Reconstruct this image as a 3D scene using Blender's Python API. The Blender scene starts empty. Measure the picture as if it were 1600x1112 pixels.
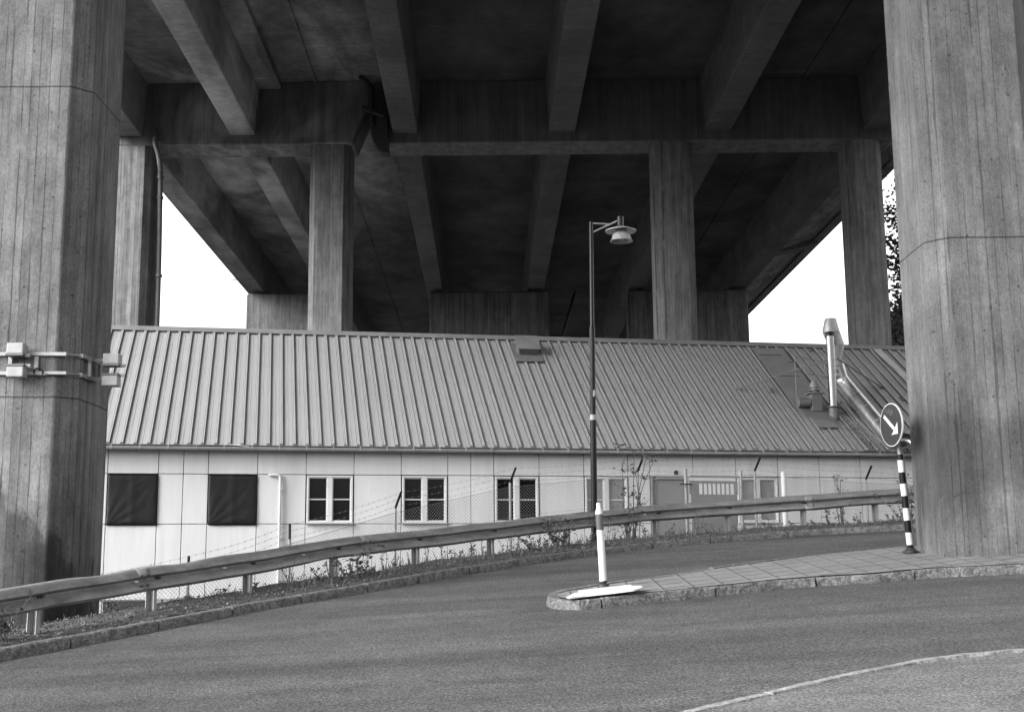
import bpy, math, random
from mathutils import Vector, Matrix
random.seed(7)
R = math.radians
scn = bpy.context.scene
col = scn.collection
V = Vector
# ------------------------------------------------------------ camera
FPX, TH, RO = 2010.0, R(9.71), .0092          # focal length in photo pixels (1600 wide), pitch, roll
R0 = V((1,0,0)); F = V((0,math.cos(TH),math.sin(TH))); U0 = V((0,-math.sin(TH),math.cos(TH)))
CR = math.cos(RO)*R0-math.sin(RO)*U0; CU = math.sin(RO)*R0+math.cos(RO)*U0
cam = bpy.data.cameras.new('camera'); co = bpy.data.objects.new('camera', cam); col.objects.link(co)
cam.sensor_width = 36; cam.lens = FPX/1600*36; cam.clip_end = 3000; cam.clip_start = .1
co.matrix_world = Matrix(((CR.x,CU.x,-F.x,0),(CR.y,CU.y,-F.y,0),(CR.z,CU.z,-F.z,0),(0,0,0,1)))
scn.camera = co
# ------------------------------------------------------------ sky, sun, exposure
SUN_EL, SUN_AZ = R(32), R(-120)               # azimuth from +Y, clockwise seen from above
w = bpy.data.worlds.new('World'); scn.world = w; w.use_nodes = True
nt = w.node_tree; nt.nodes.clear()
sky = nt.nodes.new('ShaderNodeTexSky'); sky.sky_type = 'NISHITA'; sky.sun_disc = False
sky.sun_elevation = SUN_EL; sky.sun_rotation = SUN_AZ; sky.air_density = 1.6; sky.dust_density = 5
bw = nt.nodes.new('ShaderNodeRGBToBW'); bg = nt.nodes.new('ShaderNodeBackground'); bg.inputs[1].default_value = .15
ou = nt.nodes.new('ShaderNodeOutputWorld')
nt.links.new(sky.outputs[0], bw.inputs[0]); nt.links.new(bw.outputs[0], bg.inputs[0]); nt.links.new(bg.outputs[0], ou.inputs[0])
sl = bpy.data.lights.new('sun', 'SUN'); sl.energy = .32; sl.angle = R(40); sl.color = (1,1,1)
so = bpy.data.objects.new('sun', sl); col.objects.link(so)
sd = V((math.sin(SUN_AZ)*math.cos(SUN_EL), math.cos(SUN_AZ)*math.cos(SUN_EL), math.sin(SUN_EL)))
so.rotation_euler = sd.to_track_quat('Z','Y').to_euler()
scn.view_settings.view_transform = 'Standard'; scn.view_settings.look = 'None'
scn.view_settings.gamma = 1; scn.view_settings.exposure = 2.1
scn.cycles.max_bounces = 6; scn.cycles.diffuse_bounces = 4
# ------------------------------------------------------------ placing helpers (photo pixel -> point of a known surface)
def ray(px,py): return F+(px-800)/FPX*CR+(556-py)/FPX*CU
def aty(px,py,Y): d = ray(px,py); return d*(Y/d.y)
def atz(px,py,Z): d = ray(px,py); return d*(Z/d.z)
def onpl(px,py,o,n): d = ray(px,py); return d*(o.dot(n)/d.dot(n))
GA,GB,GC = -1.72,.05,.09
def gz(x,y): return GA+GB*x+GC*y               # the sloping road
def road(px,py,h=0):
    d = ray(px,py); return d*((GA+h)/(d.z-GB*d.x-GC*d.y))
# ------------------------------------------------------------ materials
def mat(name, base, rough=.8, metal=0, layers=(), bump=0, bumpscale=30, spec=.5, two=False):
    m = bpy.data.materials.new(name); m.use_nodes = True; t = m.node_tree; n = t.nodes; L = t.links.new
    b = n['Principled BSDF']; b.inputs['Roughness'].default_value = rough; b.inputs['Metallic'].default_value = metal
    b.inputs['Specular IOR Level'].default_value = spec
    geo = n.new('ShaderNodeNewGeometry')
    def mth(op,a,c=None,d=None,clamp=False):
        q = n.new('ShaderNodeMath'); q.operation = op; q.use_clamp = clamp
        for i,x in enumerate((a,c,d)):
            if x is None: continue
            if isinstance(x,(int,float)): q.inputs[i].default_value = x
            else: L(x,q.inputs[i])
        return q.outputs[0]
    def vm(sc,off=(0,0,0)):
        q = n.new('ShaderNodeVectorMath'); q.operation = 'MULTIPLY_ADD'; L(geo.outputs['Position'],q.inputs[0]); q.inputs[1].default_value = sc; q.inputs[2].default_value = off; return q.outputs[0]
    def noise(sc,off=(0,0,0),det=4,rgh=.6,dist=0):
        q = n.new('ShaderNodeTexNoise'); L(vm(sc,off),q.inputs['Vector']); q.inputs['Scale'].default_value = 1; q.inputs['Detail'].default_value = det; q.inputs['Roughness'].default_value = rgh; q.inputs['Distortion'].default_value = dist; return q.outputs['Fac']
    def mr(x,a,c,d,e):
        q = n.new('ShaderNodeMapRange'); L(x,q.inputs[0]); [q.inputs[i+1].__setattr__('default_value',v) for i,v in enumerate((a,c,d,e))]; return q.outputs[0]
    sep = n.new('ShaderNodeSeparateXYZ'); L(geo.outputs['Position'],sep.inputs[0])
    X,Y,Z = sep.outputs
    val = None; hgt = None
    def mul(f):
        nonlocal val
        val = mth('MULTIPLY', val if val is not None else base, f)
    for l in layers:
        k = l[0]
        if k == 'n':      # noise: scale, lo, hi, f(lo), f(hi), [offset], [distortion]
            mul(mr(noise(l[1], l[6] if len(l)>6 else (0,0,0), 5, .62, l[7] if len(l)>7 else 0), l[2], l[3], l[4], l[5]))
        elif k == 'b':    # boards: coefficients, width, amplitude, seam darkness
            q = n.new('ShaderNodeVectorMath'); q.operation = 'DOT_PRODUCT'; L(geo.outputs['Position'],q.inputs[0]); q.inputs[1].default_value = l[1]
            s = mth('MULTIPLY', q.outputs['Value'], 1/l[2])
            wob = mth('ADD', mth('MULTIPLY', mth('SUBTRACT', noise((1.3,1.3,.5),(5,1,2)), .5), .25), mth('MULTIPLY', mth('SUBTRACT', noise((3.1,3.1,0),(2,1,2),2), .5), 2.6))
            s = mth('ADD', s, wob)
            fl = mth('FLOOR', s); wn = n.new('ShaderNodeTexWhiteNoise'); wn.noise_dimensions = '1D'; L(fl, wn.inputs['W'])
            seg = mth('MULTIPLY', mth('ADD', mth('MULTIPLY', wn.outputs[0], 7.3), mth('ADD', X if abs(l[1][1])>abs(l[1][0])+.5 else Z, 20.0)), .31)
            wn2 = n.new('ShaderNodeTexWhiteNoise'); wn2.noise_dimensions = '2D'; cx = n.new('ShaderNodeCombineXYZ'); L(fl,cx.inputs[0]); L(mth('FLOOR',seg),cx.inputs[1]); L(cx.outputs[0],wn2.inputs['Vector'])
            v = mth('ADD', mth('MULTIPLY', wn.outputs[0], .7), mth('MULTIPLY', wn2.outputs[0], .3))
            mul(mr(v,0,1,1-l[3],1+l[3]))
            fr = mth('FRACT', s); edge = mth('MINIMUM', fr, mth('SUBTRACT',1.0,fr))
            thick = mr(noise((9,9,1.2),(3,7,1)), .35,.7, .0,.085)
            sm = mth('LESS_THAN', edge, thick)
            f = mth('SUBTRACT', 1.0, mth('MULTIPLY', sm, l[4])); mul(f)
            hgt = mth('ADD', mth('MULTIPLY', v, .5), mth('MULTIPLY', sm, -.6))
        elif k == 'hl':   # casting joints: heights
            for z in l[1]:
                d = mth('ABSOLUTE', mth('SUBTRACT', mth('ADD', Z, mth('MULTIPLY', mth('SUBTRACT', noise((3,3,3)), .5), .03)), z))
                mul(mr(d,.006,.016,.35,1.0))
        elif k == 'seg':  # smooth tone change along z: z0,z1,f0,f1
            mul(mr(mth('ADD', Z, mth('MULTIPLY', mth('SUBTRACT', noise((2.5,2.5,.6)), .5), l[5])), l[1], l[2], l[3], l[4]))
        elif k == 'spot': # blotch of grime or paint, on the deck a broad lightening: centre, radii, factor
            q = n.new('ShaderNodeVectorMath'); q.operation = 'SUBTRACT'; L(geo.outputs['Position'],q.inputs[0]); q.inputs[1].default_value = l[1]
            q2 = n.new('ShaderNodeVectorMath'); q2.operation = 'MULTIPLY'; L(q.outputs[0],q2.inputs[0]); q2.inputs[1].default_value = tuple(1/r for r in l[2])
            q3 = n.new('ShaderNodeVectorMath'); q3.operation = 'LENGTH'; L(q2.outputs[0],q3.inputs[0])
            d = mth('ADD', q3.outputs['Value'], mth('MULTIPLY', mth('SUBTRACT', noise((3.5,3.5,1.6),l[1]), .5), 1.0))
            mul(mr(d, l[4], l[5], l[3], 1.0))
        elif k == 'ch':   # chamfer faces darker than the flat faces: factor
            sn = n.new('ShaderNodeSeparateXYZ'); L(geo.outputs['True Normal'],sn.inputs[0])
            mul(mr(mth('ABSOLUTE',mth('MULTIPLY',sn.outputs[0],sn.outputs[1])),.2,.3,1.0,l[1]))
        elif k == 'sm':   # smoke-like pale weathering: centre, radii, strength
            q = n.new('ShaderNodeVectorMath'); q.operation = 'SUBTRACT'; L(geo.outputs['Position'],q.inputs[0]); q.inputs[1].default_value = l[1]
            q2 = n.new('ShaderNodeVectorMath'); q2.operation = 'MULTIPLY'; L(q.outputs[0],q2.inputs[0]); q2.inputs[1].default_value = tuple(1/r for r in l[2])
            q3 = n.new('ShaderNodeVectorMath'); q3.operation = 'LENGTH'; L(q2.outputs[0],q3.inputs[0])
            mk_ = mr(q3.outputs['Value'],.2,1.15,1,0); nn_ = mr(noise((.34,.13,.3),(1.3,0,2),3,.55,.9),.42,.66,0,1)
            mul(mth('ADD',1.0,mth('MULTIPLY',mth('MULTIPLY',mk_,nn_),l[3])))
        elif k == 'dn':   # light bounced onto the underside, put into its colour: factor
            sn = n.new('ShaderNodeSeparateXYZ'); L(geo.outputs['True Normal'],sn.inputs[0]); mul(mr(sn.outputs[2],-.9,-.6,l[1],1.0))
        elif k == 'wl':   # pale lime lines across the deck: spacing, half width, factor
            yy = mth('ADD', Y, mth('MULTIPLY', noise((.35,.05,.3)), 1.6))
            d = mth('ABSOLUTE', mth('SUBTRACT', mth('FRACT', mth('MULTIPLY', yy, 1/l[1])), .5))
            br = mr(noise((.9,.4,1),(4,2,1)),.5,.62,0,1)
            mul(mth('ADD', 1.0, mth('MULTIPLY', mth('MULTIPLY', mr(d,0,l[2]/l[1],1,0), br), l[3])))
        elif k == 'v':    # pits / specks: scale, threshold, factor
            q = n.new('ShaderNodeTexVoronoi'); q.feature = 'F1'; q.inputs['Scale'].default_value = l[1]; L(geo.outputs['Position'],q.inputs['Vector'])
            mul(mr(q.outputs['Distance'], l[2]*.6, l[2], l[3], 1.0))
        elif k == 'sp':   # aggregate: per cell brightness
            q = n.new('ShaderNodeTexVoronoi'); q.inputs['Scale'].default_value = l[1]; L(geo.outputs['Position'],q.inputs['Vector'])
            s2 = n.new('ShaderNodeSeparateColor'); L(q.outputs['Color'],s2.inputs[0]); mul(mr(s2.outputs[0],0,1,l[2],l[3]))
    if val is None: b.inputs['Base Color'].default_value = (base,base,base,1)
    else: L(val, b.inputs['Base Color'])
    if bump:
        h = noise((bumpscale,)*3,det=6)
        if hgt is not None: h = mth('ADD', h, hgt)
        q = n.new('ShaderNodeBump'); q.inputs['Strength'].default_value = bump; q.inputs['Distance'].default_value = .02; L(h,q.inputs['Height']); L(q.outputs[0],b.inputs['Normal'])
    return m
def concrete(name, base, joints=(), extra=(), amp=.2, seam=.5):
    return mat(name, base, .92, 0, [('b',(1,1,0),.125,amp,seam), ('n',(9,9,.5),.3,.7,.78,1.2), ('n',(60,60,5),.3,.7,.86,1.12), ('n',(.9,.9,.35),.3,.7,.78,1.2,(3,1,8)), ('n',(2.2,2.2,1.6),.35,.68,1.08,.8,(7,1,3)), ('n',(22,22,22),.6,.72,1,.68), ('n',(38,38,26),.35,.65,.84,1.14), ('n',(5,5,4),.55,.72,1,.8,(4,4,9),.6), ('v',5,.12,.55), ('v',17,.2,.7), ('ch',.8), ('hl',joints)]+list(extra), .35, 40, .25)
M = {}
M['pier_left'] = concrete('concrete_pier_left', .165, (6.45,2.30), [('spot',(-6.6,16.2,-.6),(1.15,3,1.75),.42,.88,1.02), ('n',(4,4,3),.4,.65,1.0,.8), ('spot',(-5.6,16.5,-.3),(.5,.8,2.0),.62,.7,1.15), ('spot',(-5.9,16.2,-.5),(.5,.5,.9),.7,.8,1.2), ('spot',(-6.7,16.2,3.1),(.5,.5,.5),.78,.6,1.3), ('n',(5,5,.6),.55,.75,1,.72)])
M['pier_right'] = concrete('concrete_pier_right', .17, (4.42,), [('spot',(5.75,17.2,1.35),(.5,1.2,1.15),.4,.5,1.25), ('spot',(6.9,16.8,1.9),(.5,.4,.35),.7,.5,1.3), ('spot',(6.3,16.8,-.1),(.9,.5,.5),.78,.4,1.3), ('seg',3.45,3.6,.9,1.05,.1), ('spot',(7.2,16.7,1.6),(.5,.5,.7),.75,.4,1.4), ('spot',(6.5,16.8,1.5),(.5,.5,.5),.72,.7,1.3), ('n',(3,3,1.5),.4,.75,1.05,.82)], amp=.09, seam=.4)
M['column'] = concrete('concrete_column', .165, (8.6,), [('n',(8,8,.8),.3,.7,.75,1.25,(9,2,4))])
M['overhang'] = mat('concrete_overhang', .22, .92, 0, [('n',(1.4,.5,1),.35,.65,.5,1.2), ('n',(6,2,3),.55,.6,1,.55)], .2, 30, .2)  # paler than the soffit: sky light at the edge is put into the colour
M['abut'] = concrete('concrete_abutment', .13, (), [('n',(3,3,.4),.3,.7,.75,1.2)])
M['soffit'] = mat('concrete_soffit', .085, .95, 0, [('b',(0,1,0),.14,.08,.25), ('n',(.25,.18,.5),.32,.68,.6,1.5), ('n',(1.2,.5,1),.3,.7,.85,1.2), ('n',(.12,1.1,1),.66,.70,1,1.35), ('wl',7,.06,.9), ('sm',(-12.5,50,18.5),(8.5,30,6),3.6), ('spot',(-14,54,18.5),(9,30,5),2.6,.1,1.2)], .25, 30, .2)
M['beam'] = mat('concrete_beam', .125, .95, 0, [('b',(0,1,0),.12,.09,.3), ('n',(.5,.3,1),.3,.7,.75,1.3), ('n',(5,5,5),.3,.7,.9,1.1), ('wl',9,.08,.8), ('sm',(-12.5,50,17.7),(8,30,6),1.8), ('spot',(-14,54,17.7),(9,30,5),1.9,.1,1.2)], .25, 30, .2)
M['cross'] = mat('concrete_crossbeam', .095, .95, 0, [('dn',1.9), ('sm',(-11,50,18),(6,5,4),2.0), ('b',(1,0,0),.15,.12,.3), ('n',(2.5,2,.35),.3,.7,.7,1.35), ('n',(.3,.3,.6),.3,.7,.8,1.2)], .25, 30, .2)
M['asphalt'] = mat('asphalt', .059, .93, 0, [('sp',130,.45,1.7), ('n',(40,40,40),.38,.62,.5,1.65), ('n',(.12,.75,1),.36,.64,.66,1.34), ('n',(.9,.9,1),.6,.72,1,.82), ('n',(2.5,2.5,1),.35,.65,.88,1.1), ('n',(.5,.35,1),.6,.66,1,.88), ('n',(1.2,2.2,1),.3,.7,.92,1.08), ('v',1.7,.022,2.6), ('spot',(-.9,14.9,-.45),(1.1,.35,.5),1.35,.5,1.3)], .8, 45, .25)
M['walk'] = mat('sidewalk_asphalt', .108, .93, 0, [('sp',140,.5,1.6), ('n',(45,45,45),.38,.62,.6,1.5), ('n',(1.3,2.4,1),.35,.65,.8,1.15)], .4, 120, .25)
M['granite'] = mat('granite_kerb', .105, .85, 0, [('sp',60,.6,1.45), ('n',(5,5,5),.3,.7,.75,1.3), ('n',(14,14,14),.4,.65,1.25,.65)], 1.0, 18, .3)
M['granite_light'] = mat('granite_kerb_top', .22, .85, 0, [('sp',60,.6,1.4), ('n',(9,9,9),.35,.65,.7,1.2), ('n',(5,5,5),.3,.7,.85,1.15)], .5, 22, .3)
M['slab'] = mat('concrete_paving', .175, .9, 0, [('sp',90,.85,1.15), ('n',(1.5,1.5,1),.3,.7,.82,1.15), ('n',(12,12,12),.3,.7,.9,1.1)], .3, 60, .3)
M['joint'] = mat('joint_dirt', .02, 1)
M['dirt'] = mat('verge_dirt', .07, 1, 0, [('n',(7,7,7),.3,.7,.5,1.5), ('n',(40,40,40),.3,.7,.6,1.4)], .8, 25, .1)
M['panel'] = mat('white_cladding', .53, .6, 0, [('seg',-.95,-.1,.82,1.0,.5), ('n',(3.5,3.5,.22),.5,.75,1,.9,(1,2,3)), ('n',(.8,.8,.5),.3,.7,.94,1.03), ('n',(7,7,.7),.35,.7,1.02,.95), ('n',(1.2,1.2,2.2),.62,.76,1,.86), ('v',1.3,.018,.35)], .04, 15)
M['white'] = mat('white_paint', .52, .5, 0, [('n',(4,4,4),.3,.7,.9,1.05)])
M['dark'] = mat('dark_gap', .03, .9)
M['glass'] = mat('window_glass', .006, .05, 0, (), 0, 1, .15)
M['curtain'] = mat('curtained_window', .2, .25, 0, [('n',(6,6,2),.3,.7,.75,1.2)])
M['tarp'] = mat('black_sheeting', .004, .5, 0, [('n',(3,3,3),.3,.7,.7,1.5)], .35, 6, .3)
M['roof'] = mat('roof_sheet', .27, .5, .05, [('n',(.5,.5,.5),.3,.7,.95,1.05), ('n',(9,9,9),.3,.7,.97,1.03), ('n',(12,12,12),.68,.74,1,.85), ('n',(30,30,30),.62,.7,1,.8), ('n',(1.1,1.1,1.1),.62,.75,1,.88)], .05, 20)
M['roofdark'] = mat('roof_flashing', .11, .6, .1, [('n',(3,3,3),.3,.7,.8,1.2)], .1, 20)
M['ribside'] = mat('roof_rib_sides_shade', .035, .7, 0, [('n',(4,4,4),.3,.7,.7,1.5)])  # shade on the rib walls, put into a dark colour
M['roofpatch'] = mat('roof_patch_sheet', .15, .6, .1, [('n',(2,2,2),.3,.7,.85,1.15)], .1, 10)
M['zinc'] = mat('bare_sheet_metal', .3, .4, .3, [('n',(3,3,3),.3,.7,.8,1.15)], .08, 14)
M['steel'] = mat('stainless_flue', .19, .25, .95, [('n',(6,6,6),.3,.7,.9,1.05)])
M['duct'] = mat('shiny_duct', .8, .4, 1, [('n',(5,5,5),.3,.7,.7,1.1)], .12, 30)
M['gutter'] = mat('gutter', .34, .5, .1, [('n',(3,3,3),.3,.7,.8,1.1)])
M['galv'] = mat('galvanised_rail', .185, .5, .1, [('n',(7,7,20),.5,.7,1,.72), ('n',(2.2,2.2,9),.3,.7,.7,1.25), ('n',(14,14,14),.3,.7,.88,1.12), ('n',(1.6,1.6,5),.6,.7,1,.65)], .1, 12)
M['post'] = mat('galvanised_post', .25, .55, .1, [('n',(5,5,2),.3,.7,.8,1.15)])
M['wire'] = mat('fence_wire', .13, .6, .1)
M['fpost'] = mat('fence_post', .26, .6, .1, [('n',(6,6,6),.3,.7,.75,1.15)])
M['black'] = mat('black_paint', .006, .3, 0, [('n',(6,6,3),.3,.7,.7,1.4)], 0, 1, .22)
M['rubber'] = mat('black_rubber', .018, .6)
M['alu'] = mat('lamp_aluminium', .4, .4, .3, [('n',(8,8,8),.3,.7,.85,1.1)])
M['signblue'] = mat('sign_face', .02, .35, 0, [('n',(8,8,8),.3,.7,.85,1.15)])
M['greyband'] = mat('grey_band', .06, .5)
M['door'] = mat('grey_door', .2, .5, 0, [('n',(3,3,1),.3,.7,.93,1.05)])
M['fixture'] = mat('floodlight_housing', .3, .5, 0, [('n',(6,6,6),.3,.7,.85,1.1)])
M['leaf'] = mat('leaf', .05, .6, 0, [('n',(3,3,3),.3,.7,.6,1.5)])
M['leaf_tree'] = mat('tree_leaf', .035, .6, 0, [('n',(.8,.8,.8),.3,.7,.6,1.5)])
M['stem'] = mat('plant_stem', .08, .8)
M['bark'] = mat('bark', .08, .95, 0, [('n',(6,6,2),.3,.7,.6,1.3)], .6, 10)
M['litter'] = mat('dead_leaves', .09, .9, 0, [('sp',30,.3,1.8)])
M['grass'] = mat('dry_grass', .08, .9, 0, [('n',(5,5,5),.3,.7,.6,1.5)])
# ------------------------------------------------------------ mesh builder
class MB:
    def __init__(s): s.v = []; s.f = []
    def add(s, vs, fs):
        n = len(s.v); s.v += [V(p) for p in vs]; s.f += [tuple(i+n for i in f) for f in fs]; return s
    def obox(s, c, ex, ey, ez):     # oriented box: centre and half-axis vectors
        c = V(c); ex,ey,ez = V(ex),V(ey),V(ez)
        vs = [c+a*ex+b*ey+d*ez for d in (-1,1) for b in (-1,1) for a in (-1,1)]
        return s.add(vs, [(0,2,3,1),(4,5,7,6),(0,1,5,4),(2,6,7,3),(0,4,6,2),(1,3,7,5)])
    def box(s, a, b):
        a,b = V(a),V(b); c = (a+b)/2; h = (b-a)/2
        return s.obox(c,(h.x,0,0),(0,h.y,0),(0,0,h.z))
    def prism(s, poly, d):          # polygon (3-D points) extruded by vector d
        n = len(poly); d = V(d); p = [V(q) for q in poly]
        nr = V((0,0,0))
        for i in range(n): nr += p[i].cross(p[(i+1)%n])
        if nr.dot(d) > 0: p.reverse()
        fs = [tuple(range(n)), tuple(range(2*n-1,n-1,-1))]+[(i, i+n, (i+1)%n+n, (i+1)%n) for i in range(n)]
        return s.add(p+[q+d for q in p], fs)
    def tube(s, path, r, n=8, cap=True):
        path = [V(p) for p in path]; rs = r if isinstance(r,(list,tuple)) else [r]*len(path)
        base = len(s.v); up = None
        for i,p in enumerate(path):
            t = (path[min(i+1,len(path)-1)]-path[max(i-1,0)]).normalized()
            if up is None:
                up = t.orthogonal().normalized()
            up = (up-t*up.dot(t)).normalized(); sd_ = t.cross(up)
            for k in range(n):
                a = 2*math.pi*k/n; s.v.append(p+(up*math.cos(a)+sd_*math.sin(a))*rs[i])
        for i in range(len(path)-1):
            for k in range(n):
                a = base+i*n+k; b = base+i*n+(k+1)%n; s.f.append((a,b,b+n,a+n))
        if cap:
            s.f.append(tuple(base+k for k in range(n-1,-1,-1))); s.f.append(tuple(base+(len(path)-1)*n+k for k in range(n)))
        return s
    def lathe(s, c, prof, n=24, ax=None):  # prof: (r,z) about c
        c = V(c); ax = V(ax).normalized() if ax else V((0,0,1)); u = ax.orthogonal().normalized(); w_ = ax.cross(u)
        b = len(s.v)
        for r,z in prof:
            for k in range(n):
                a = 2*math.pi*k/n; s.v.append(c+ax*z+(u*math.cos(a)+w_*math.sin(a))*r)
        for i in range(len(prof)-1):
            for k in range(n):
                p = b+i*n+k; q = b+i*n+(k+1)%n; s.f.append((p,q,q+n,p+n))
        return s
    def sweep(s, path, prof, side, up):   # open profile swept; side/up functions give the axes per point
        b = len(s.v); m = len(prof)
        for i,p in enumerate(path):
            for (a,h) in prof: s.v.append(V(p)+side[i]*a+up*h)
        for i in range(len(path)-1):
            for k in range(m-1):
                q = b+i*m+k; s.f.append((q,q+m,q+m+1,q+1))
        return s
    def build(s, name, m, parent=None, smooth=False, kind=None):
        me = bpy.data.meshes.new(name); off = V((0,0,0))
        p = parent
        while p is not None: off += p.location; p = p.parent
        me.from_pydata([tuple(v-off) for v in s.v], [], s.f); me.update()
        o = bpy.data.objects.new(name, me); col.objects.link(o)
        if m: me.materials.append(M[m] if isinstance(m,str) else m)
        if parent: o.parent = parent
        if smooth:
            for pl in me.polygons: pl.use_smooth = True
            try: me.set_sharp_from_angle(angle=R(40))
            except Exception: pass
        if kind: o['kind'] = kind
        return o
def tag(o, label, cat, group=None):
    o['label'] = label; o['category'] = cat
    if group: o['group'] = group
    return o
def thing(name, loc, label, cat, group=None):
    o = bpy.data.objects.new(name, None); o.location = V(loc); o.empty_display_size = .2; col.objects.link(o)
    return tag(o, label, cat, group)
def copy_tree(o, parent=None):
    c = o.copy(); col.objects.link(c); c.parent = parent
    for ch in [x for x in col.objects if x.parent == o]: copy_tree(ch, c)
    return c
def bevel(o, wd=.01, seg=2):
    b = o.modifiers.new('bevel','BEVEL'); b.width = wd; b.segments = seg; b.limit_method = 'ANGLE'; return o
def smooth_path(pts, step=.4):
    pts = [V(p) for p in pts]; out = []
    P = [pts[0]*2-pts[1]]+pts+[pts[-1]*2-pts[-2]]
    for i in range(1,len(P)-2):
        a,b,c,d = P[i-1:i+3]; n = max(1,int((c-b).length/step))
        for k in range(n):
            t = k/n; out.append(.5*((2*b)+(c-a)*t+(2*a-5*b+4*c-d)*t*t+(3*b-a-3*c+d)*t**3))
    out.append(P[-2]); return out
Z = V((0,0,1))
# ------------------------------------------------------------ road, kerbs, terrain
kpx = [(0,1033),(110,1011),(191,996),(319,972),(410,953),(489,938),(540,931),(634.6,912),(769.6,891),(840.5,881),(972,862),(1070,853),(1110,848.7),(1183,842.7),(1272,836),(1365,831),(1441,827)]
kp = [road(*q) for q in kpx]
kl = kp[0]+(kp[0]-kp[2])*4.2; kr = kp[-1]+(kp[-1]-kp[-3])*5.5
for q in (kl,kr): q.z = gz(q.x,q.y)
KERB = smooth_path([kl]+kp[::2][:]+[kr], .5)
for q in KERB: q.z = gz(q.x,q.y)
def kerb_y(x):                                  # far edge of the road as y(x)
    if x <= KERB[0].x: return KERB[0].y-(KERB[0].x-x)*.9
    for a,b in zip(KERB,KERB[1:]):
        if a.x <= x <= b.x: return a.y+(b.y-a.y)*(x-a.x)/max(b.x-a.x,1e-6)
    return KERB[-1].y
def kslope(x): return (kerb_y(x+.4)-kerb_y(x-.4))/.8
def kdist(x,y): s_ = kslope(x); return (y-kerb_y(x))/math.sqrt(1+s_*s_)
def sst(t): t = max(0,min(1,t)); return t*t*(3-2*t)
def hn(x,y): return (math.sin(x*2.3+y*1.1)+math.sin(x*5.1-y*3.7+1)+math.sin(y*7.3+x*1.9+2))*.012
def terr(x,y):
    s_ = kdist(x,y); xc = max(-30,min(14,x)); yc = max(-12,min(34,y)); top = gz(xc,yc)
    yard = -.98+max(0,min(18,xc+6))*.045
    if s_ < .16: return top-.3
    vt = top+.09+hn(x,y)
    return vt+(min(yard,vt)-vt)*sst((s_-1.5)/2.4) + (hn(x*.7,y*.9) if s_ > 2 else 0)
def axis(lo,hi,flo,fhi,st,far):
    a = []; x = lo
    while x < flo: a.append(x); x += far
    x = flo
    while x < fhi: a.append(x); x += st
    x = fhi
    while x <= hi: a.append(x); x += far
    return a
gx = axis(-400,400,-16,16,.22,16); gy = axis(-60,900,8,34,.22,20)
b = MB(); n_ = len(gy)
for x in gx:
    for y in gy: b.v.append(V((x,y,terr(x,y))))
for i in range(len(gx)-1):
    for j in range(n_-1): q = i*n_+j; b.f.append((q,q+n_,q+n_+1,q+1))
b.build('ground','dirt',smooth=True,kind='structure')
# road sheet: an even slope with slight unevenness
b = MB(); xs = [-30+i*.5 for i in range(111)]; m_ = 0
rows = []
for x in xs:
    ky = kerb_y(x); ys = [-12+(ky+.04+12)*j/60 for j in range(61)]
    for y in ys: b.v.append(V((x,y,gz(x,y))))
for i in range(len(xs)-1):
    for j in range(60): q = i*61+j; b.f.append((q,q+61,q+62,q+1))
b.build('road','asphalt',smooth=True,kind='structure')
def kerb_run(path, name, h, wd, inward, stone=1.05, m='granite', drop=.15, closed=False):
    """granite stones laid end to end along a path; inward(+1/-1) = side of the stone body"""
    b = MB(); L_ = 0; cur = [path[0]]; segs = []; target = stone*random.uniform(.85,1.15)
    for a,c in zip(path,path[1:]):
        L_ += (c-a).length; cur.append(c)
        if L_ >= target: segs.append(cur); cur = [c]; L_ = 0; target = stone*random.uniform(.85,1.15)
    if len(cur) > 1: segs.append(cur)
    for sg in segs:
        sg = [V(p) for p in sg]; d0 = (sg[1]-sg[0]).normalized(); d1 = (sg[-1]-sg[-2]).normalized()
        sg[0] = sg[0]+d0*.013; sg[-1] = sg[-1]-d1*.013
        hh = h+random.uniform(-.008,.008); jit = random.uniform(-.006,.006); n = len(sg); base = len(b.v)
        fine = []
        for i in range(n-1):
            for k in range(4): fine.append(sg[i].lerp(sg[i+1],k/4))
        fine.append(sg[-1]); n = len(fine)
        for i,p in enumerate(fine):
            t = (fine[min(i+1,n-1)]-fine[max(i-1,0)]); t.z = 0; t.normalize(); s_ = V((-t.y,t.x,0))*inward
            r1,r2,r3 = (random.uniform(-.007,.007) for _ in range(3))
            for (a,z) in ((r1,-drop),(r1*.5-.002,hh*.45),(.006+r2,hh*.86),(.022+r2*.4,hh+r3*.4),(wd*.5,hh+r3*.3),(wd,hh-.002),(wd,-drop)):
                b.v.append(p+s_*(a+jit)+Z*z)
        for i in range(n-1):
            for k in range(6):
                q = base+i*7+k; b.f.append((q,q+7,q+8,q+1) if inward > 0 else (q,q+1,q+8,q+7))
        b.f.append(tuple(base+k for k in range(7))); b.f.append(tuple(base+(n-1)*7+k for k in range(6,-1,-1)))
    o = b.build(name,m,kind='structure'); return o
kerb_run(KERB,'kerb',.115,.14,1)
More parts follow.
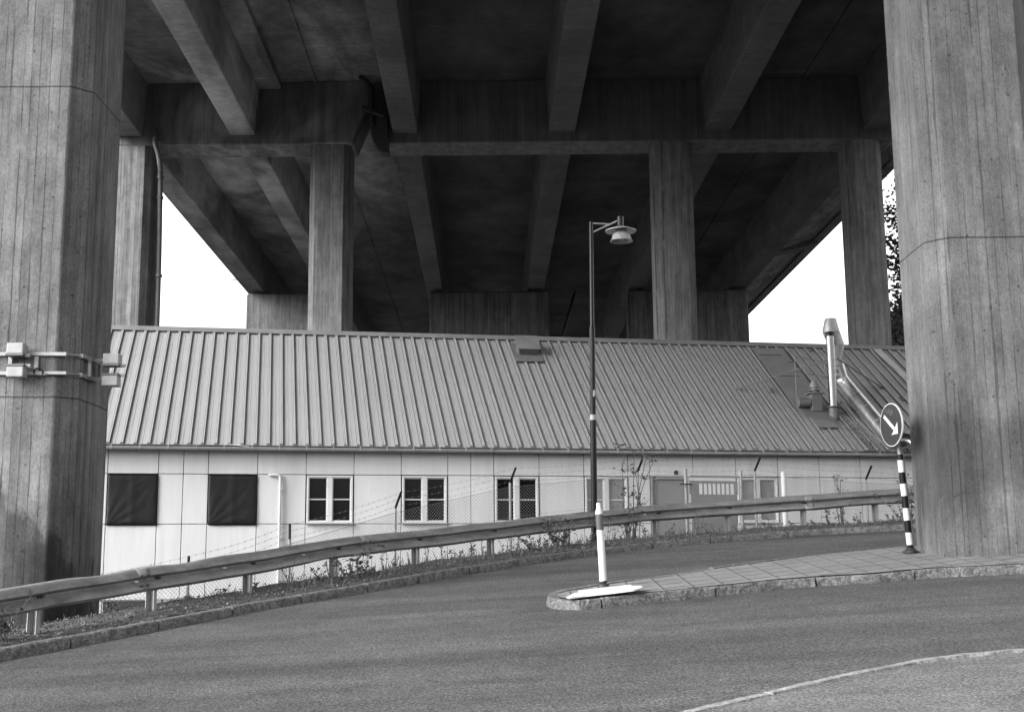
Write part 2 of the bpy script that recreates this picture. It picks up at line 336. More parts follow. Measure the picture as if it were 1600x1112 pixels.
# traffic island: granite rim round concrete slabs
fr = [(854,941.5),(862,947),(880,951.5),(905,953),(950,949),(1000,943.5),(1060,937.5),(1100,933),(1160,927),(1225,920),(1300,914.5),(1364,911),(1430,905),(1492,901),(1600,896)]
bk = [(1444,850.4),(1418,852),(1330,859.5),(1229,871),(1127,884),(1070,893),(969,907),(928,913),(894,920),(874,925.5),(858,931.5)]
IH = .115
fp = [road(*q) for q in fr[5:]]; bp = [road(*q,h=IH) for q in bk[:8]]
fe = fp[-1]+(fp[-1]-fp[-3])*4; be = bp[0]+(bp[0]-bp[2])*4
nose = [V((x,y,0)) for x,y in ((.70,15.80),(.52,15.62),(.41,15.38),(.372,15.14),(.41,14.90),(.52,14.68),(.72,14.53))]
ring = smooth_path([be]+bp+nose+fp+[fe], .15)
for q in ring: q.z = gz(q.x,q.y)
kerb_run(ring,'island_kerb',IH,.13,1,1.25)
# the paved top inside the ring
inner = []
for i,p in enumerate(ring):
    t = ring[min(i+1,len(ring)-1)]-ring[max(i-1,0)]; t.z = 0; t.normalize(); inner.append(p+V((-t.y,t.x,0))*.125)
def pip(x,y,poly):
    c = False; j = len(poly)-1
    for i in range(len(poly)):
        a,d = poly[i],poly[j]
        if (a.y > y) != (d.y > y) and x < (d.x-a.x)*(y-a.y)/(d.y-a.y)+a.x: c = not c
        j = i
    return c

b = MB(); b.add([V((p.x,p.y,gz(p.x,p.y)+IH-.004)) for p in inner],[tuple(range(len(inner)))])
b.build('island_paving','slab',kind='structure')
b = MB()
def strip(p,q,wd):
    L_ = (q-p).length; n = int(L_/.08); t = (q-p).normalized(); s_ = V((-t.y,t.x,0))*wd/2; run = None
    for k in range(n+2):
        c_ = p+t*(k*.08) if k <= n else None
        ok = c_ is not None and pip(c_.x,c_.y,inner)
        if ok and run is None: run = c_
        if not ok and run is not None:
            e = p+t*((k-1)*.08)
            if (e-run).length > .05: b.add([V((w_.x,w_.y,gz(w_.x,w_.y)+IH-.0015)) for w_ in (run-s_,e-s_,e+s_,run+s_)],[(0,1,2,3)])
            run = None
for i in range(-2,40):
    x0 = .30+i*.357; strip(V((x0,14,0)),V((x0+.02,26,0)),.016)
    for j in range(-30,40):
        y0 = 14+j*.43+x0*.43+random.uniform(-.012,.012); strip(V((x0,y0,0)),V((x0+.357,y0+.357*.43,0)),.024)
b.build('island_joints','joint',kind='structure')
# near sidewalk
nk = [road(*q) for q in ((700,1205),(850,1168),(1000,1143),(1100,1119),(1190,1098),(1300,1072),(1420,1048),(1500,1037),(1600,1028),(1750,1016),(2000,1000))]
nk = [nk[0]+(nk[0]-nk[2])*2]+nk+[nk[-1]+(nk[-1]-nk[-3])*1.5]
nk = smooth_path(nk,.4)
for q in nk: q.z = gz(q.x,q.y)
kerb_run([q for q in nk],'sidewalk_kerb',.07,.1,-1,1.0,'granite_light')
b = MB(); n = len(nk)
for p in nk:
    b.v.append(V((p.x,p.y-.09,gz(p.x,p.y-.09)+.062)))
for p in nk: b.v.append(V((p.x+.5,-12,gz(p.x+.5,-12)+.062)))
for i in range(n-1): b.f.append((i,i+n,i+n+1,i+1))
b.build('sidewalk','walk',kind='structure')
# ------------------------------------------------------------ road bridge
S = -.02                                        # the bridge runs very slightly to the left
def bx(x50,y): return x50+S*(y-50)
ZB,ZS,ZC = 17.74,20.0,17.35
bridge = thing('road_bridge',(0,50,-1),'tall concrete road bridge on square piers spanning the building and the road','bridge')
def octo(x0,x1,y0,y1,c): return [(x0+c,y0),(x1-c,y0),(x1,y0+c),(x1,y1-c),(x1-c,y1),(x0+c,y1),(x0,y1-c),(x0,y0+c)]
def pier(x0,x1,y0,z0,z1,m,label=None,d=1.65,c=.26):
    b = MB(); b.prism([(x,y,z0) for x,y in octo(x0,x1,y0,y0+d,c)],(0,0,z1-z0))
    o = b.build('pier',m,bridge); bevel(o,.012,1)
    if label: o['label'] = label
    return o
pier(-7.05,-5.58,16.2,-1.6,ZC,'pier_left','stained front pier left of the guardrail, carrying floodlights',c=.24)
pier(5.62,7.25,16.75,-.6,ZC,'pier_right','front pier standing on the paved island at the right')
for x in (-15.0,14.1): pier(x,x+1.65,16.4,-2.5,ZC,'column')
c2a = aty(484,222,50).x; c2b = aty(551,222,50).x; c3a = aty(1019,222,50).x; c3b = aty(1082,222,50).x
pier(c2a,c2a+1.65,50,-1.2,ZC,'column'); pier(c3a,c3a+1.63,50,-1.2,ZC,'column')
c1b = aty(229,300,50).x
pier(c1b-1.5,c1b+.13,50,-1.2,ZC,'column','pale outer column with a drain pipe down its side')
c4 = aty(1327,300,50).x
pier(c4,c4+1.43,50,-1.2,ZC,'column')
# girders
for x50,wd in ((-15.5,1.12),(-10.85,1.0),(-4.25,1.0),(2.12,1.05),(8.45,1.05),(14.9,1.05)):
    b = MB(); h = wd/2
    for y0,y1 in ((-6,49.98),(51.66,125)):
        b.prism([(bx(x50-h,y0),y0,ZB),(bx(x50-h-.14,y0),y0,ZS+.02),(bx(x50+h+.14,y0),y0,ZS+.02),(bx(x50+h,y0),y0,ZB)],(S*(y1-y0),y1-y0,0))
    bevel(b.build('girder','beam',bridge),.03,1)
# deck: slab, right overhang with edge beam
b = MB()
b.prism([(bx(-16.1,-6),-6,ZS),(bx(15.4,-6),-6,ZS),(bx(15.4,125),125,ZS),(bx(-16.1,125),125,ZS)],(0,0,.5))
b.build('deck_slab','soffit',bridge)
for xa,xb,zb in ((17.5,18.0,18.5),(-16.3,-15.98,19.9)):
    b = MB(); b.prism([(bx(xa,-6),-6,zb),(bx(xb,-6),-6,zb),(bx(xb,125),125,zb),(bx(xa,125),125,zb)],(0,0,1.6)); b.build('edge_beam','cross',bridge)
b = MB(); b.prism([(bx(15.42,-6),-6,17.95),(bx(17.49,-6),-6,18.62),(bx(17.49,-6),-6,19.3),(bx(15.42,-6),-6,20.5)],(S*131,131,0)); b.build('overhang','overhang',bridge)
for y in (34,70.5,104):
    b = MB(); b.prism([(bx(15.42,y),y,17.8),(bx(17.7,y),y,18.35),(bx(17.7,y),y,18.8),(bx(15.42,y),y,18.3)],(0,.9,0)); b.build('overhang_rib','abut',bridge)
b = MB(); xa,xb = aty(406,138,50).x,aty(440,138,50).x; zr_ = aty(425,138,50).z-.05
b.prism([(bx(xa,-6),-6,zr_),(bx(xb,-6),-6,zr_),(bx(xb,-6),-6,ZS+.02),(bx(xa-.1,-6),-6,ZS+.02)],(S*-1*-55.98,55.98,0)); b.build('shallow_girder','beam',bridge)
# longitudinal kinks in the slab
b = MB()
for x in (-8.0,12.0): b.prism([(bx(x,-6),-6,ZS-.07),(bx(x+.12,-6),-6,ZS-.07),(bx(x+.12,125),125,ZS-.07),(bx(x,125),125,ZS-.07)],(0,0,.06))
b.build('slab_fillet','soffit',bridge)
# crossbeam in two lengths, hammerhead over the second column
def crossbeam(y0,y1):
    dy = y1-y0; k = y0-50
    xl = bx(-16.0,y0); xa = aty(483,222,50).x+.3
    xr = bx(15.6,y0); xg = aty(607,222,50).x
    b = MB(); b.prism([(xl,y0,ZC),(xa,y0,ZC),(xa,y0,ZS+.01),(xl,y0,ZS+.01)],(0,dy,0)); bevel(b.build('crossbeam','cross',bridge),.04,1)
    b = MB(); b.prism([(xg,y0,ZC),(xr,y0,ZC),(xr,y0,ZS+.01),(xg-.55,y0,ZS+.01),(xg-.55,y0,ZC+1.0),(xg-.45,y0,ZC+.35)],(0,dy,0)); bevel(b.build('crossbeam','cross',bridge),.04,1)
    pa = aty(474,120,y0-.12); pb = aty(577,120,y0-.12); pm = aty(577,163,y0-.12)
    z0 = aty(520,224,y0-.12).z
    b = MB(); b.prism([(c2a,y0-.12,z0),(c2b,y0-.12,z0),(pm.x,y0-.12,pm.z),(pb.x,y0-.12,ZS+.01),(pa.x,y0-.12,ZS+.01),(pa.x,y0-.12,pm.z),(c2a-.02,y0-.12,z0+.5)],(0,dy+.24,0))
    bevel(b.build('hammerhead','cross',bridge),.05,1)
crossbeam(50,51.64)
for y0 in (16.3,):
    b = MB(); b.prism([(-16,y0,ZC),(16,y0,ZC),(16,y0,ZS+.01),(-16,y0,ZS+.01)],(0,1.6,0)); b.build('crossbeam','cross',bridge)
# steel drain hopper hanging by the hammerhead
b = MB(); hy = 49.2
outl = [aty(x,y,hy) for x,y in ((578,128),(584,136),(586,198),(603,165),(607,239),(597,237),(588,228),(581,214),(578,196))]
b.prism(outl,(0,.6,0)); b.build('drain_hopper','rubber',bridge)
b = MB(); b.tube([aty(562,120,49.4),aty(574,127,49.3),aty(580,140,49.2),aty(581,200,49.2)],.09,8); b.tube([aty(566,168,49.4),aty(583,176,49.2),aty(600,182,49.2)],.1,8); b.build('pipe_bracket','rubber',bridge,True)
# far row: three wall blocks
Y3 = 78.6
for (pa,pb) in ((385,543),(671,859),(981,1169)):
    xa = aty(pa,470,Y3).x; xb = aty(pb,470,Y3).x; zt = aty(700,455,Y3).z
    b = MB(); b.box((xa,Y3,-1.2),(xb,Y3+1.6,zt-.04)); bevel(b.build('wall_pier','abut',bridge),.08,1)
b = MB(); b.box((-19,124,-1.2),(18,125,ZS)); b.build('end_wall','abut',bridge)
# drain pipes
def bpipe(pts,r,m='zinc',lab=None,rings=()):
    b = MB(); b.tube(smooth_path(pts,.25),r,10)
    for q in rings: b.lathe(q,[(r,-.05),(r+.04,-.05),(r+.04,.05),(r,.05)],12)
    o = b.build('drain_pipe',m,bridge,True)
    if lab: o['label'] = lab
pts = [aty(x,y,yy) for x,y,yy in ((294,140,52.5),(268,176,51.2),(243,213,49.8),(247,240,49.7),(251,265,49.85),(250.5,280,50.4),(248.5,400,50.6),(245,516,50.6))]
bpipe(pts,.10,'roofdark','grey drain pipe bending round the pale outer column',[aty(250.5,278,50.4),aty(250,309,50.55),aty(248,431,50.6)])
bpipe([aty(898,457,80),aty(878,527,78)],.09,'rubber')
b = MB(); q = aty(362,438,78); b.box(q,q+V((.6,.1,.12))); b.build('pipe_stub','zinc',bridge)
# ------------------------------------------------------------ low building
PH = R(11); D = V((math.cos(PH),math.sin(PH),0)); N = V((-math.sin(PH),math.cos(PH),0)); B0 = V((-9.923,31.5,0))
def fp_(k,z,n=0): return B0+D*(k*1.2)+N*n+Z*z        # facade point: k panel units along, z height, n behind the face
bld = thing('clad_building',fp_(7,-1),'long low white clad building with grey ribbed metal roof under the bridge','building')
KL = -11; RP = R(36); SV = N*math.cos(RP)+Z*math.sin(RP); NV = D.cross(SV)
E0 = B0-N*.3+Z*3.27                              # eave line
def rpt(px,py,h=0): return onpl(px,py,E0+NV*h,NV)
ridge = rpt(800,529); LS = (ridge-E0).dot(SV)
kend = (rpt(1418,543)-E0).dot(D)/1.2; KR = kend-.25
zr = [-1.15,-.41,1.34,2.57,3.24]
seams = sorted(set([k for k in range(KL,8)]+[1.5,7.5]+[8,9,10,11]+[11.5+i for i in range(0,int(KR-11.5)+1)]+[KR]))
seams = [s_ for s_ in seams if s_ <= KR]
win = {0:'tarp',2:'tarp',4:'win',6:'win',8:'win',10:'cur',13.5:'cur2'}
g = .008
b = MB(); bk_ = MB()
bk_.obox((fp_(KL,-1.2,.06)+fp_(KR,3.3,10.0))/2, D*((KR-KL)*.6), N*4.97, Z*2.25)
bk_.build('wall_core','dark',bld)
for a,c in zip(seams,seams[1:]):
    for i in range(4):
        z0,z1 = zr[i],zr[i+1]
        if i == 2 and a in win: continue
        if a == 11.5 and i in (1,2):          # door cell: panel only beside the door
            p0,p1 = 12.32,c
        else: p0,p1 = a,c
        ctr = (fp_(p0,z0,.02)+fp_(p1,z1,.02))/2
        b.obox(ctr, D*((p1-p0)*.6-g), N*.022, Z*((z1-z0)/2-g))
bevel(b.build('cladding','panel',bld),.004,1)
for kk in (KL,KR):                              # gable ends
    b = MB()
    q = [fp_(kk,-1.2,.0),fp_(kk,3.2,.0),fp_(kk,6.9,5.0),fp_(kk,3.2,10),fp_(kk,-1.2,10)]
    b.prism(q, D*(.05 if kk > 0 else -.05))
    b.build('gable','panel',bld)
b = MB(); b.obox((fp_(KL,0,10.06)+fp_(KR,2.1,10.06))/2,D*((KR-KL)*.6),N*.03,Z*2.2); b.build('rear_wall','panel',bld)
def window(k,kind):
    z0,z1 = zr[2]+.015,zr[3]-.02; a,c = k+.02,k+.98
    lab = {'tarp':None,'win':None,'cur':'window with pale curtained panes behind the street lamp','cur2':'window with pale blank panes right of the gate'}[kind]
    fw = .05; b = MB()
    def bar(ka,kb,za,zb,n0=-.025,n1=.06): b.obox((fp_(ka,za,(n0+n1)/2)+fp_(kb,zb,(n0+n1)/2))/2,D*((kb-ka)*.6),N*((n1-n0)/2),Z*((zb-za)/2))
    f = fw/1.2; mc = (a+c)/2
    bar(a,a+f,z0,z1); bar(c-f,c,z0,z1); bar(a+f,c-f,z1-fw,z1); bar(a+f,c-f,z0,z0+fw)
    bar(mc-.055,mc+.055,z0+fw,z1-fw,-.02)
    fr_ = b.build('window','white',bld); bevel(fr_,.006,1)
    if lab: fr_['label'] = lab
    for p,q in ((a+f,mc-.055),(mc+.055,c-f)):
        b = MB(); b.obox((fp_(p,z0+fw,.05)+fp_(q,z1-fw,.05))/2,D*((q-p)*.6),N*.006,Z*((z1-z0)/2-fw)); b.build('pane','glass' if kind in('win','tarp') else 'curtain',fr_)
        b = MB(); s_ = .022
        def bar2(ka,kb,za,zb): b.obox((fp_(ka,za,.03)+fp_(kb,zb,.03))/2,D*((kb-ka)*.6),N*.016,Z*((zb-za)/2))
        bar2(p,p+s_/1.2,z0+fw,z1-fw); bar2(q-s_/1.2,q,z0+fw,z1-fw); bar2(p+s_/1.2,q-s_/1.2,z0+fw,z0+fw+s_); bar2(p+s_/1.2,q-s_/1.2,z1-fw-s_,z1-fw)
        if kind != 'cur2': zm = (z0+z1)/2+.0; bar2(p+s_/1.2,q-s_/1.2,zm-.014,zm+.014)
        b.build('sash','white',fr_)
    if kind != 'tarp': b = MB(); b.obox((fp_(a-.015,z0-.01,-.05)+fp_(c+.015,z0-.01,-.05))/2,D*((c-a+.03)*.6),N*.05,Z*.012); b.build('sill','gutter',fr_)
    if kind == 'tarp':
        b = MB(); nx,nz = 26,26
        for i in range(nx+1):
            for j in range(nz+1):
                u = i/nx; v_ = j/nz; kk = a-.01+(c-a+.03)*u; zz = z0-.05+(z1-z0+.05)*v_
                ed = min(u,1-u,v_,1-v_); out = -.052+.014*max(0,1-ed/.05)
                out -= .010*math.exp(-((u-.5)/.07)**2)
                rr1 = math.atan2(v_+.05,u+.05+(k > 0)*.0); out += .010*math.sin(rr1*19)*math.exp(-((u*u+v_*v_)**.5)/.5)
                out += .006*math.sin(math.atan2(1.05-v_,1.05-u)*23)*math.exp(-(((1-u)**2+(1-v_)**2)**.5)/.45)+.003*math.sin(u*9+v_*4+k)
                if v_ < .12: kk += (.02-.03*u)*(1-v_/.12)*(1 if k else -.6)
                b.v.append(fp_(kk,zz,out))
        for i in range(nx):
            for j in range(nz): q = i*(nz+1)+j; b.f.append((q,q+nz+1,q+nz+2,q+1))
        o = b.build('sheeting','tarp',fr_,True); o['label'] = 'black plastic sheeting stretched over the window'
        sm = o.modifiers.new('thick','SOLIDIFY'); sm.thickness = .004
for k,kd in win.items(): window(k,kd)
# door in the wall
b = MB(); b.obox((fp_(11.55,-.41,.05)+fp_(12.3,2.53,.05))/2,D*.43,N*.02,Z*1.46); dr = b.build('door','door',bld)
b = MB()
for ka,kb,za,zb in ((11.51,11.55,-.41,2.56),(12.3,12.34,-.41,2.56),(11.55,12.3,2.50,2.56)):
    b.obox((fp_(ka,za,0)+fp_(kb,zb,0))/2,D*((kb-ka)*.6),N*.035,Z*((zb-za)/2))
b.build('door_frame','fpost',dr)
b = MB(); q = fp_(12.2,1.55,-.0); b.obox(q,D*.07,N*.015,Z*.012); b.build('handle','black',dr)
b = MB(); q = onpl(1056,738,B0,N); b.lathe(q-N*.05,[(0,.0),(.045,0),(.06,.02),(.06,.06)],16,N); b.build('wall_vent','rubber',bld,True)
# basement opening and plinth at the low left end
b = MB()
def fr3(k0,k1,z0,z1,n0,n1): b.obox((fp_(k0,z0,(n0+n1)/2)+fp_(k1,z1,(n0+n1)/2))/2,D*((k1-k0)*.6),N*((n1-n0)/2),Z*((z1-z0)/2))
fr3(.02,.95,-1.0,-.5,-.012,.02); b.build('basement_grille','rubber',bld)
b = MB(); fr3(-.2,2.6,-.47,-.40,-.04,.0); b.build('ledge','white',bld)
# white downpipe
b = MB(); x0 = onpl(421,742,B0,N); x1 = onpl(438,742,B0,N); zt = x1.z
k0 = (x0-B0).dot(D)/1.2; k1 = (x1-B0).dot(D)/1.2
b.tube([fp_(k0,zt,-.02),fp_(k0+.02,zt,-.07),fp_(k1-.06,zt,-.07),fp_(k1-.015,zt-.02,-.07),fp_(k1,zt-.07,-.07),fp_(k1,-1.1,-.07)],.036,10)
for zz in (2.2,1.0,-.2): b.obox(fp_(k1,zz,-.05),D*.055,N*.05,Z*.015)
b.build('downpipe','panel',bld,True)
# roof: ribbed sheet on the near slope, plain slope behind
UL = KL*1.2-.3; UR = kend*1.2; PIT = .32
rf = MB(); prof = []; u = UL; SIDE = []
r0 = (rpt(168.7,692)-E0).dot(D); st = (r0-UL)%PIT
x = UL; prof = [(UL,0)]
x = UL+st
while x < UR-.15:
    prof += [(x-.044,0),(x-.036,.05),(x-.012,.052),(x-.008,.044),(x+.008,.044),(x+.012,.052),(x+.036,.05),(x+.044,0)]; SIDE += [len(prof)-8,len(prof)-2]
    x += PIT
    if x < UR-.15: prof += [(x-PIT*.5-.006,0),(x-PIT*.5,.008),(x-PIT*.5+.006,0)]
prof.append((UR,0)); m_ = len(prof)
for s_ in (0,LS): rf.v += [E0+D*a+NV*h+SV*s_ for a,h in prof]
rf.f += [(i,i+1,i+1+m_,i+m_) for i in range(m_-1)]
for h0 in (0,LS):   # thickness line at the eave
    pass
n0 = len(rf.v); rf.v += [E0+D*a-NV*.02 for a,h in prof]
rf.f += [(i,n0+i,n0+i+1,i+1) for i in range(m_-1)]
ro = rf.build('roof','roof',bld); ro.data.materials.append(M['ribside'])
for i_ in SIDE: ro.data.polygons[i_].material_index = 1
b = MB(); RG = E0+SV*LS; S2 = -N*(-math.cos(RP))*1.0-Z*math.sin(RP)
b.prism([RG+D*UL,RG+D*UR,RG+D*UR+S2*LS,RG+D*UL+S2*LS],-Z*.08); b.build('rear_slope','roof',ro)
b = MB(); b.prism([E0+D*UL-NV*.03,E0+D*UR-NV*.03,RG+D*UR-NV*.03,RG+D*UL-NV*.03],-NV*.05); b.build('roof_underside','dark',ro)
b = MB()                                         # ridge capping
cp = [(-.20,.062),(-.19,.085),(0,.10)]
pa = [RG+D*UL,RG+D*(UR+.03)]
b.prism([RG+D*UL+SV*-.20+NV*.06,RG+D*UL+NV*.06+Z*.04,RG+D*UL+S2*.2+Z*.06,RG+D*UL-Z*.05],D*(UR-UL+.03)); b.build('ridge_cap','roofpatch',ro)
b = MB(); b.prism([E0+D*UR-NV*.1,E0+D*(UR+.05)-NV*.1,RG+D*(UR+.05)-NV*.1,RG+D*UR-NV*.1],NV*.18); b.build('verge_board','zinc',ro)
b = MB(); b.obox((B0+N*-.02+Z*3.2)+D*((UL+UR)/2)-N*.1,D*((UR-UL)/2),N*.14,Z*.02); b.build('soffit_board','dark',bld)
# gutter with brackets
gc = E0-N*.055-Z*.075; pr = []
for i in range(11):
    a = math.pi*i/10; pr.append((-math.cos(a)*.062,-math.sin(a)*.062))
b = MB(); b.sweep([gc+D*UL,gc+D*UR],[(a,h) for a,h in pr],[N,N],Z); b.sweep([gc+D*UL,gc+D*UR],[(a*.93,h*.93) for a,h in pr[::-1]],[N,N],Z)
b.tube([gc+D*UL-N*.066+Z*.004,gc+D*UR-N*.066+Z*.004],.009,6)
gt = b.build('gutter','gutter',bld,True)
u = r0-40*PIT*1.0
k = UL+.2
while k < UR:
    b = MB(); b.obox(gc+D*k-N*.072,D*.012,N*.004,Z*.055); b.obox(gc+D*k+Z*.05-N*.0,D*.012,N*.075,Z*.004); b.build('gutter_bracket','zinc',gt); k += .67
b = MB(); q = [rpt(354,695,.0),rpt(400,698,-.0)]; 
b.tube([gc+D*((rpt(352,695)-E0).dot(D))+Z*.08,gc+D*((rpt(375,695)-E0).dot(D))-N*.1+Z*.05,gc+D*((rpt(398,695)-E0).dot(D))-N*.09-Z*.01],.007,6); b.build('loose_cable','white',gt)
# roof patches
def rpoly(pp,h,t,name,m):
    b = MB(); b.prism([rpt(x,y,h) for x,y in pp],NV*t); return b.build(name,m,ro)
rpoly([(1176,544),(1222,544),(1277,613),(1300,650),(1262,650),(1238,628)],.058,.006,'patch_sheet','roofpatch')
rpoly([(1240,630),(1290,627),(1308,660),(1262,651)],.07,.006,'patch_sheet','roofdark')
rpoly([(1262,648),(1292,648),(1312,668),(1280,668)],.066,.006,'patch_sheet','roofpatch')
rpoly([(1364,546),(1376,545),(1430,598),(1432,606),(1420,600),(1398,577)],.058,.006,'patch_sheet','gutter')
for pp in ([(1186,554),(1221,555)],[(1231,565),(1241,566)],[(1216,587),(1250,588)]):
    b = MB(); b.tube([rpt(*pp[0],.07),rpt(*pp[1],.07)],.012,5); b.build('sheet_lap','dark',ro)
# ridge vent
q = rpt(803,537,.07)
rpoly([(797,536),(843,536),(850,565),(806,565)],.058,.01,'vent_flashing','roofdark')
b = MB(); c0 = rpt(824,551,.05); a = D*.30
b.prism([c0-a-SV*.16,c0-a+SV*.22,c0-a+SV*.20+Z*.34,c0-a-SV*.16+Z*.22],D*.60); vo = b.build('roof_vent','roofdark',ro)
b = MB(); b.prism([c0-D*.36-SV*.24+Z*.22,c0-D*.36+SV*.26+Z*.38,c0-D*.36+SV*.26+Z*.41,c0-D*.36-SV*.24+Z*.25],D*.72); b.build('vent_hood','roofpatch',vo)
b = MB(); b.obox(c0-SV*.18+Z*.1-N*.02,D*.26,N*.01,Z*.08); b.build('vent_mouth','rubber',vo)
# flue
fb = rpt(1303,650,.05); sc = .0
ft = V((fb.x,fb.y,0)); ft.z = aty(1303,524,fb.y).z
fl = MB(); fl.tube([fb-Z*.1,V((fb.x,fb.y,ft.z))],.115,20)
for py in (562,581,634):
    z = aty(1303,py,fb.y).z; fl.lathe((fb.x,fb.y,z),[(.115,-.02),(.128,-.02),(.128,.02),(.115,.02)],20)
flo = fl.build('flue_pipe','steel',bld,True)
b = MB(); z = aty(1303,636,fb.y).z; b.lathe((fb.x,fb.y,z),[(.13,-.4),(.13,-.02),(.2,0),(.2,.02),(.13,.03)],20); b.build('flue_collar','roofdark',flo,True)
b = MB(); b.lathe(ft,[(.14,-.02),(.14,.0),(.09,.02),(.09,.05),(.15,.06),(.15,.08),(.05,.12),(0,.12)],20); b.build('flue_cap','black',flo,True)
# big extract cowls behind the flue
cb = fb+N*.55+D*.12; 
def zz(py,y): return aty(1303,py,y).z
b = MB(); ca = V((aty(1297.5,500,cb.y).x,cb.y,0))
b.lathe(ca,[(0,zz(498,cb.y)),(.165,zz(498,cb.y)),(.25,zz(517,cb.y)),(.25,zz(519,cb.y)),(.13,zz(536,cb.y))],28); co_ = b.build('extract_cowl','zinc',bld,True)
cb2 = cb+N*.35+V((0,0,0)); cbx = aty(1305,540,cb2.y).x
b = MB(); b.lathe((cbx,cb2.y,0),[(.16,zz(518,cb2.y)),(.27,zz(538,cb2.y)),(.27,zz(541,cb2.y)),(.14,zz(562,cb2.y)),(.14,zz(578,cb2.y))],28); b.build('lower_cowl','zinc',co_,True)
# shiny duct down the roof slope with elbow
dpts = [V((cbx,cb2.y,zz(566,cb2.y))),rpt(1314,592,.42),rpt(1320,600,.36),rpt(1395,690,.36)]
b = MB(); pth = smooth_path(dpts,.12); b.tube(pth,.21,22)
for t in range(2,len(pth)-1,6):
    d_ = (pth[t+1]-pth[t]).normalized(); b.lathe(pth[t],[(.21,-.012),(.219,-.012),(.219,.012),(.21,.012)],22,d_)
du = b.build('duct','duct',bld,True)
e0 = rpt(1402,692,.36)
b = MB(); b.tube([pth[-1]-(pth[-1]-pth[-2])*.2,rpt(1402,690,.40),rpt(1412,688,.45),rpt(1424,690,.48),rpt(1438,698,.48),rpt(1456,712,.48),rpt(1475,727,.48)],.215,20); b.build('duct_elbow','steel',du,True)
b = MB(); b.tube(smooth_path([rpt(1412,690,.1),rpt(1424,698,.1),fp_(17.9,2.9,-.4),fp_(18.0,1.9,-.1),fp_(18.0,-.4,-.1)],.2),.05,8); b.build('drain_pipe','gutter',bld,True)
# braces
for a,c,ya,yb in (((1299,560),(1152,607),fb.y,None),((1308,560),(1378,605),fb.y,None)):
    p = aty(a[0],a[1],fb.y); q = rpt(c[0],c[1],.05); b = MB(); b.tube([p,q],.022,6); b.obox(q,D*.05,SV*.05,NV*.01); b.build('brace','roofpatch' if c[0] < 1200 else 'black',flo)
# guard frame, extract box, small cowl, drum
fa = rpt(1245,630,.06); fc = rpt(1291,615,.06)
b = MB()
def up(p,py): return V((p.x,p.y,aty(800,py,p.y).z))
for p,py in ((fa,556),(fc,556)): b.tube([p,V((p.x,p.y,zz(py,p.y)))],.014,6)
for py in (556,580): b.tube([V((fa.x,fa.y,zz(py,fa.y))),V((fc.x,fc.y,zz(py,fa.y)-.05))],.012,6)
b.build('guard_frame','galv',bld)
bc = rpt(1274,640,.05)
b = MB(); wx = .17
for i,(s0,z0_) in enumerate(((.20,-.05),(.16,.12),(.20,.46),(.25,.48),(.25,.51))): pass
b.prism([bc-D*.15-N*.16-Z*.05,bc+D*.15-N*.16-Z*.05,bc+D*.15+N*.16-Z*.05,bc-D*.15+N*.16-Z*.05],Z*.5)
b.prism([bc-D*.22-N*.2+Z*.45,bc+D*.22-N*.2+Z*.45,bc+D*.22+N*.2+Z*.45,bc-D*.22+N*.2+Z*.45],Z*.035)
eb = b.build('extract_box','roofdark',bld)
b = MB(); b.lathe(bc+Z*.5,[(.09,-.01),(.09,.12),(.13,.14),(.13,.2),(.08,.34),(.03,.36),(0,.36)],18); b.lathe(bc+Z*.5,[(.12,.05),(.17,.05),(.17,.07),(.12,.07)],18); b.build('small_cowl','roofpatch',eb,True)
b = MB(); b.tube([bc-D*.52+Z*.2,bc-D*.17+Z*.2],.14,18); b.build('drum_fan','roofdark',eb,True)
# roof ladder and handrail
b = MB(); la,lb = rpt(1308,628,.1),rpt(1382,703,.1); lc,ld = rpt(1297,640,.1),rpt(1356,703,.1)
la,lb,lc,ld = rpt(1307,632,.09),rpt(1372,703,.09),rpt(1296,632,.09),rpt(1357,703,.09)
b.tube([la,lb],.018,6); b.tube([lc,ld],.018,6)
for i in range(1,11): t = i/11; b.tube([la.lerp(lb,t),lc.lerp(ld,t)],.014,6)
b.build('roof_ladder','galv',bld)
b = MB(); ha,hb = rpt(1311,615,.1),rpt(1376,703,.1)
t0 = [ha,ha+NV*.0,ha+Z*.0]
hp = [rpt(1311,640,.06),rpt(1338,672,.06),rpt(1358,692,.06),rpt(1371,704,.06)]
tops = [p+NV*.30 for p in hp]
for p,q in zip(hp,tops): b.tube([p,q],.012,6)
b.tube(tops,.014,6); b.tube([rpt(1348,703,.06),rpt(1372,703,.06)],.014,6)
b.build('roof_handrail','galv',bld)
b = MB()
for (x,y) in ((1206,612),(1204,608),(1268,547),(1408,620),(1411,624)): p = rpt(x,y,.05); b.obox(p,D*.05,SV*.02,NV*.02); b.obox(p,D*.01,SV*.05,NV*.03)
b.build('roof_anchor','roofdark',ro)
# ------------------------------------------------------------ guardrail
rpx = [(55,1003),(240,966),(390,936.5),(525,908),(653,891),(770,874),(888,858),(1028,842),(1140,833),(1257,825),(1371,817)]
rp = [road(*q) for q in rpx]
rl = [rp[0]-(rp[1]-rp[0])*i for i in (3,2,1)]; rr = [rp[-1]+(rp[-1]-rp[-2])*1.15*i for i in (1,2,3)]
RP_ = rl+rp+rr
for q in RP_: q.z = gz(q.x,q.y)
rail = thing('guardrail',RP_[3],'long galvanised steel guardrail curving uphill between road and fence','guardrail')
path = smooth_path(RP_,.2)
sides = []
for i in range(len(path)):
    t = path[min(i+1,len(path)-1)]-path[max(i-1,0)]; t.z = 0; t.normalize(); sides.append(V((-t.y,t.x,0)))   # away from the road
W = [(.03,.345),(.01,.35),(-.035,.372),(-.05,.385),(-.05,.40),(-.01,.455),(.03,.49),(.03,.508),(-.035,.535),(-.05,.548),(-.05,.565),(-.01,.63),(.03,.655)]
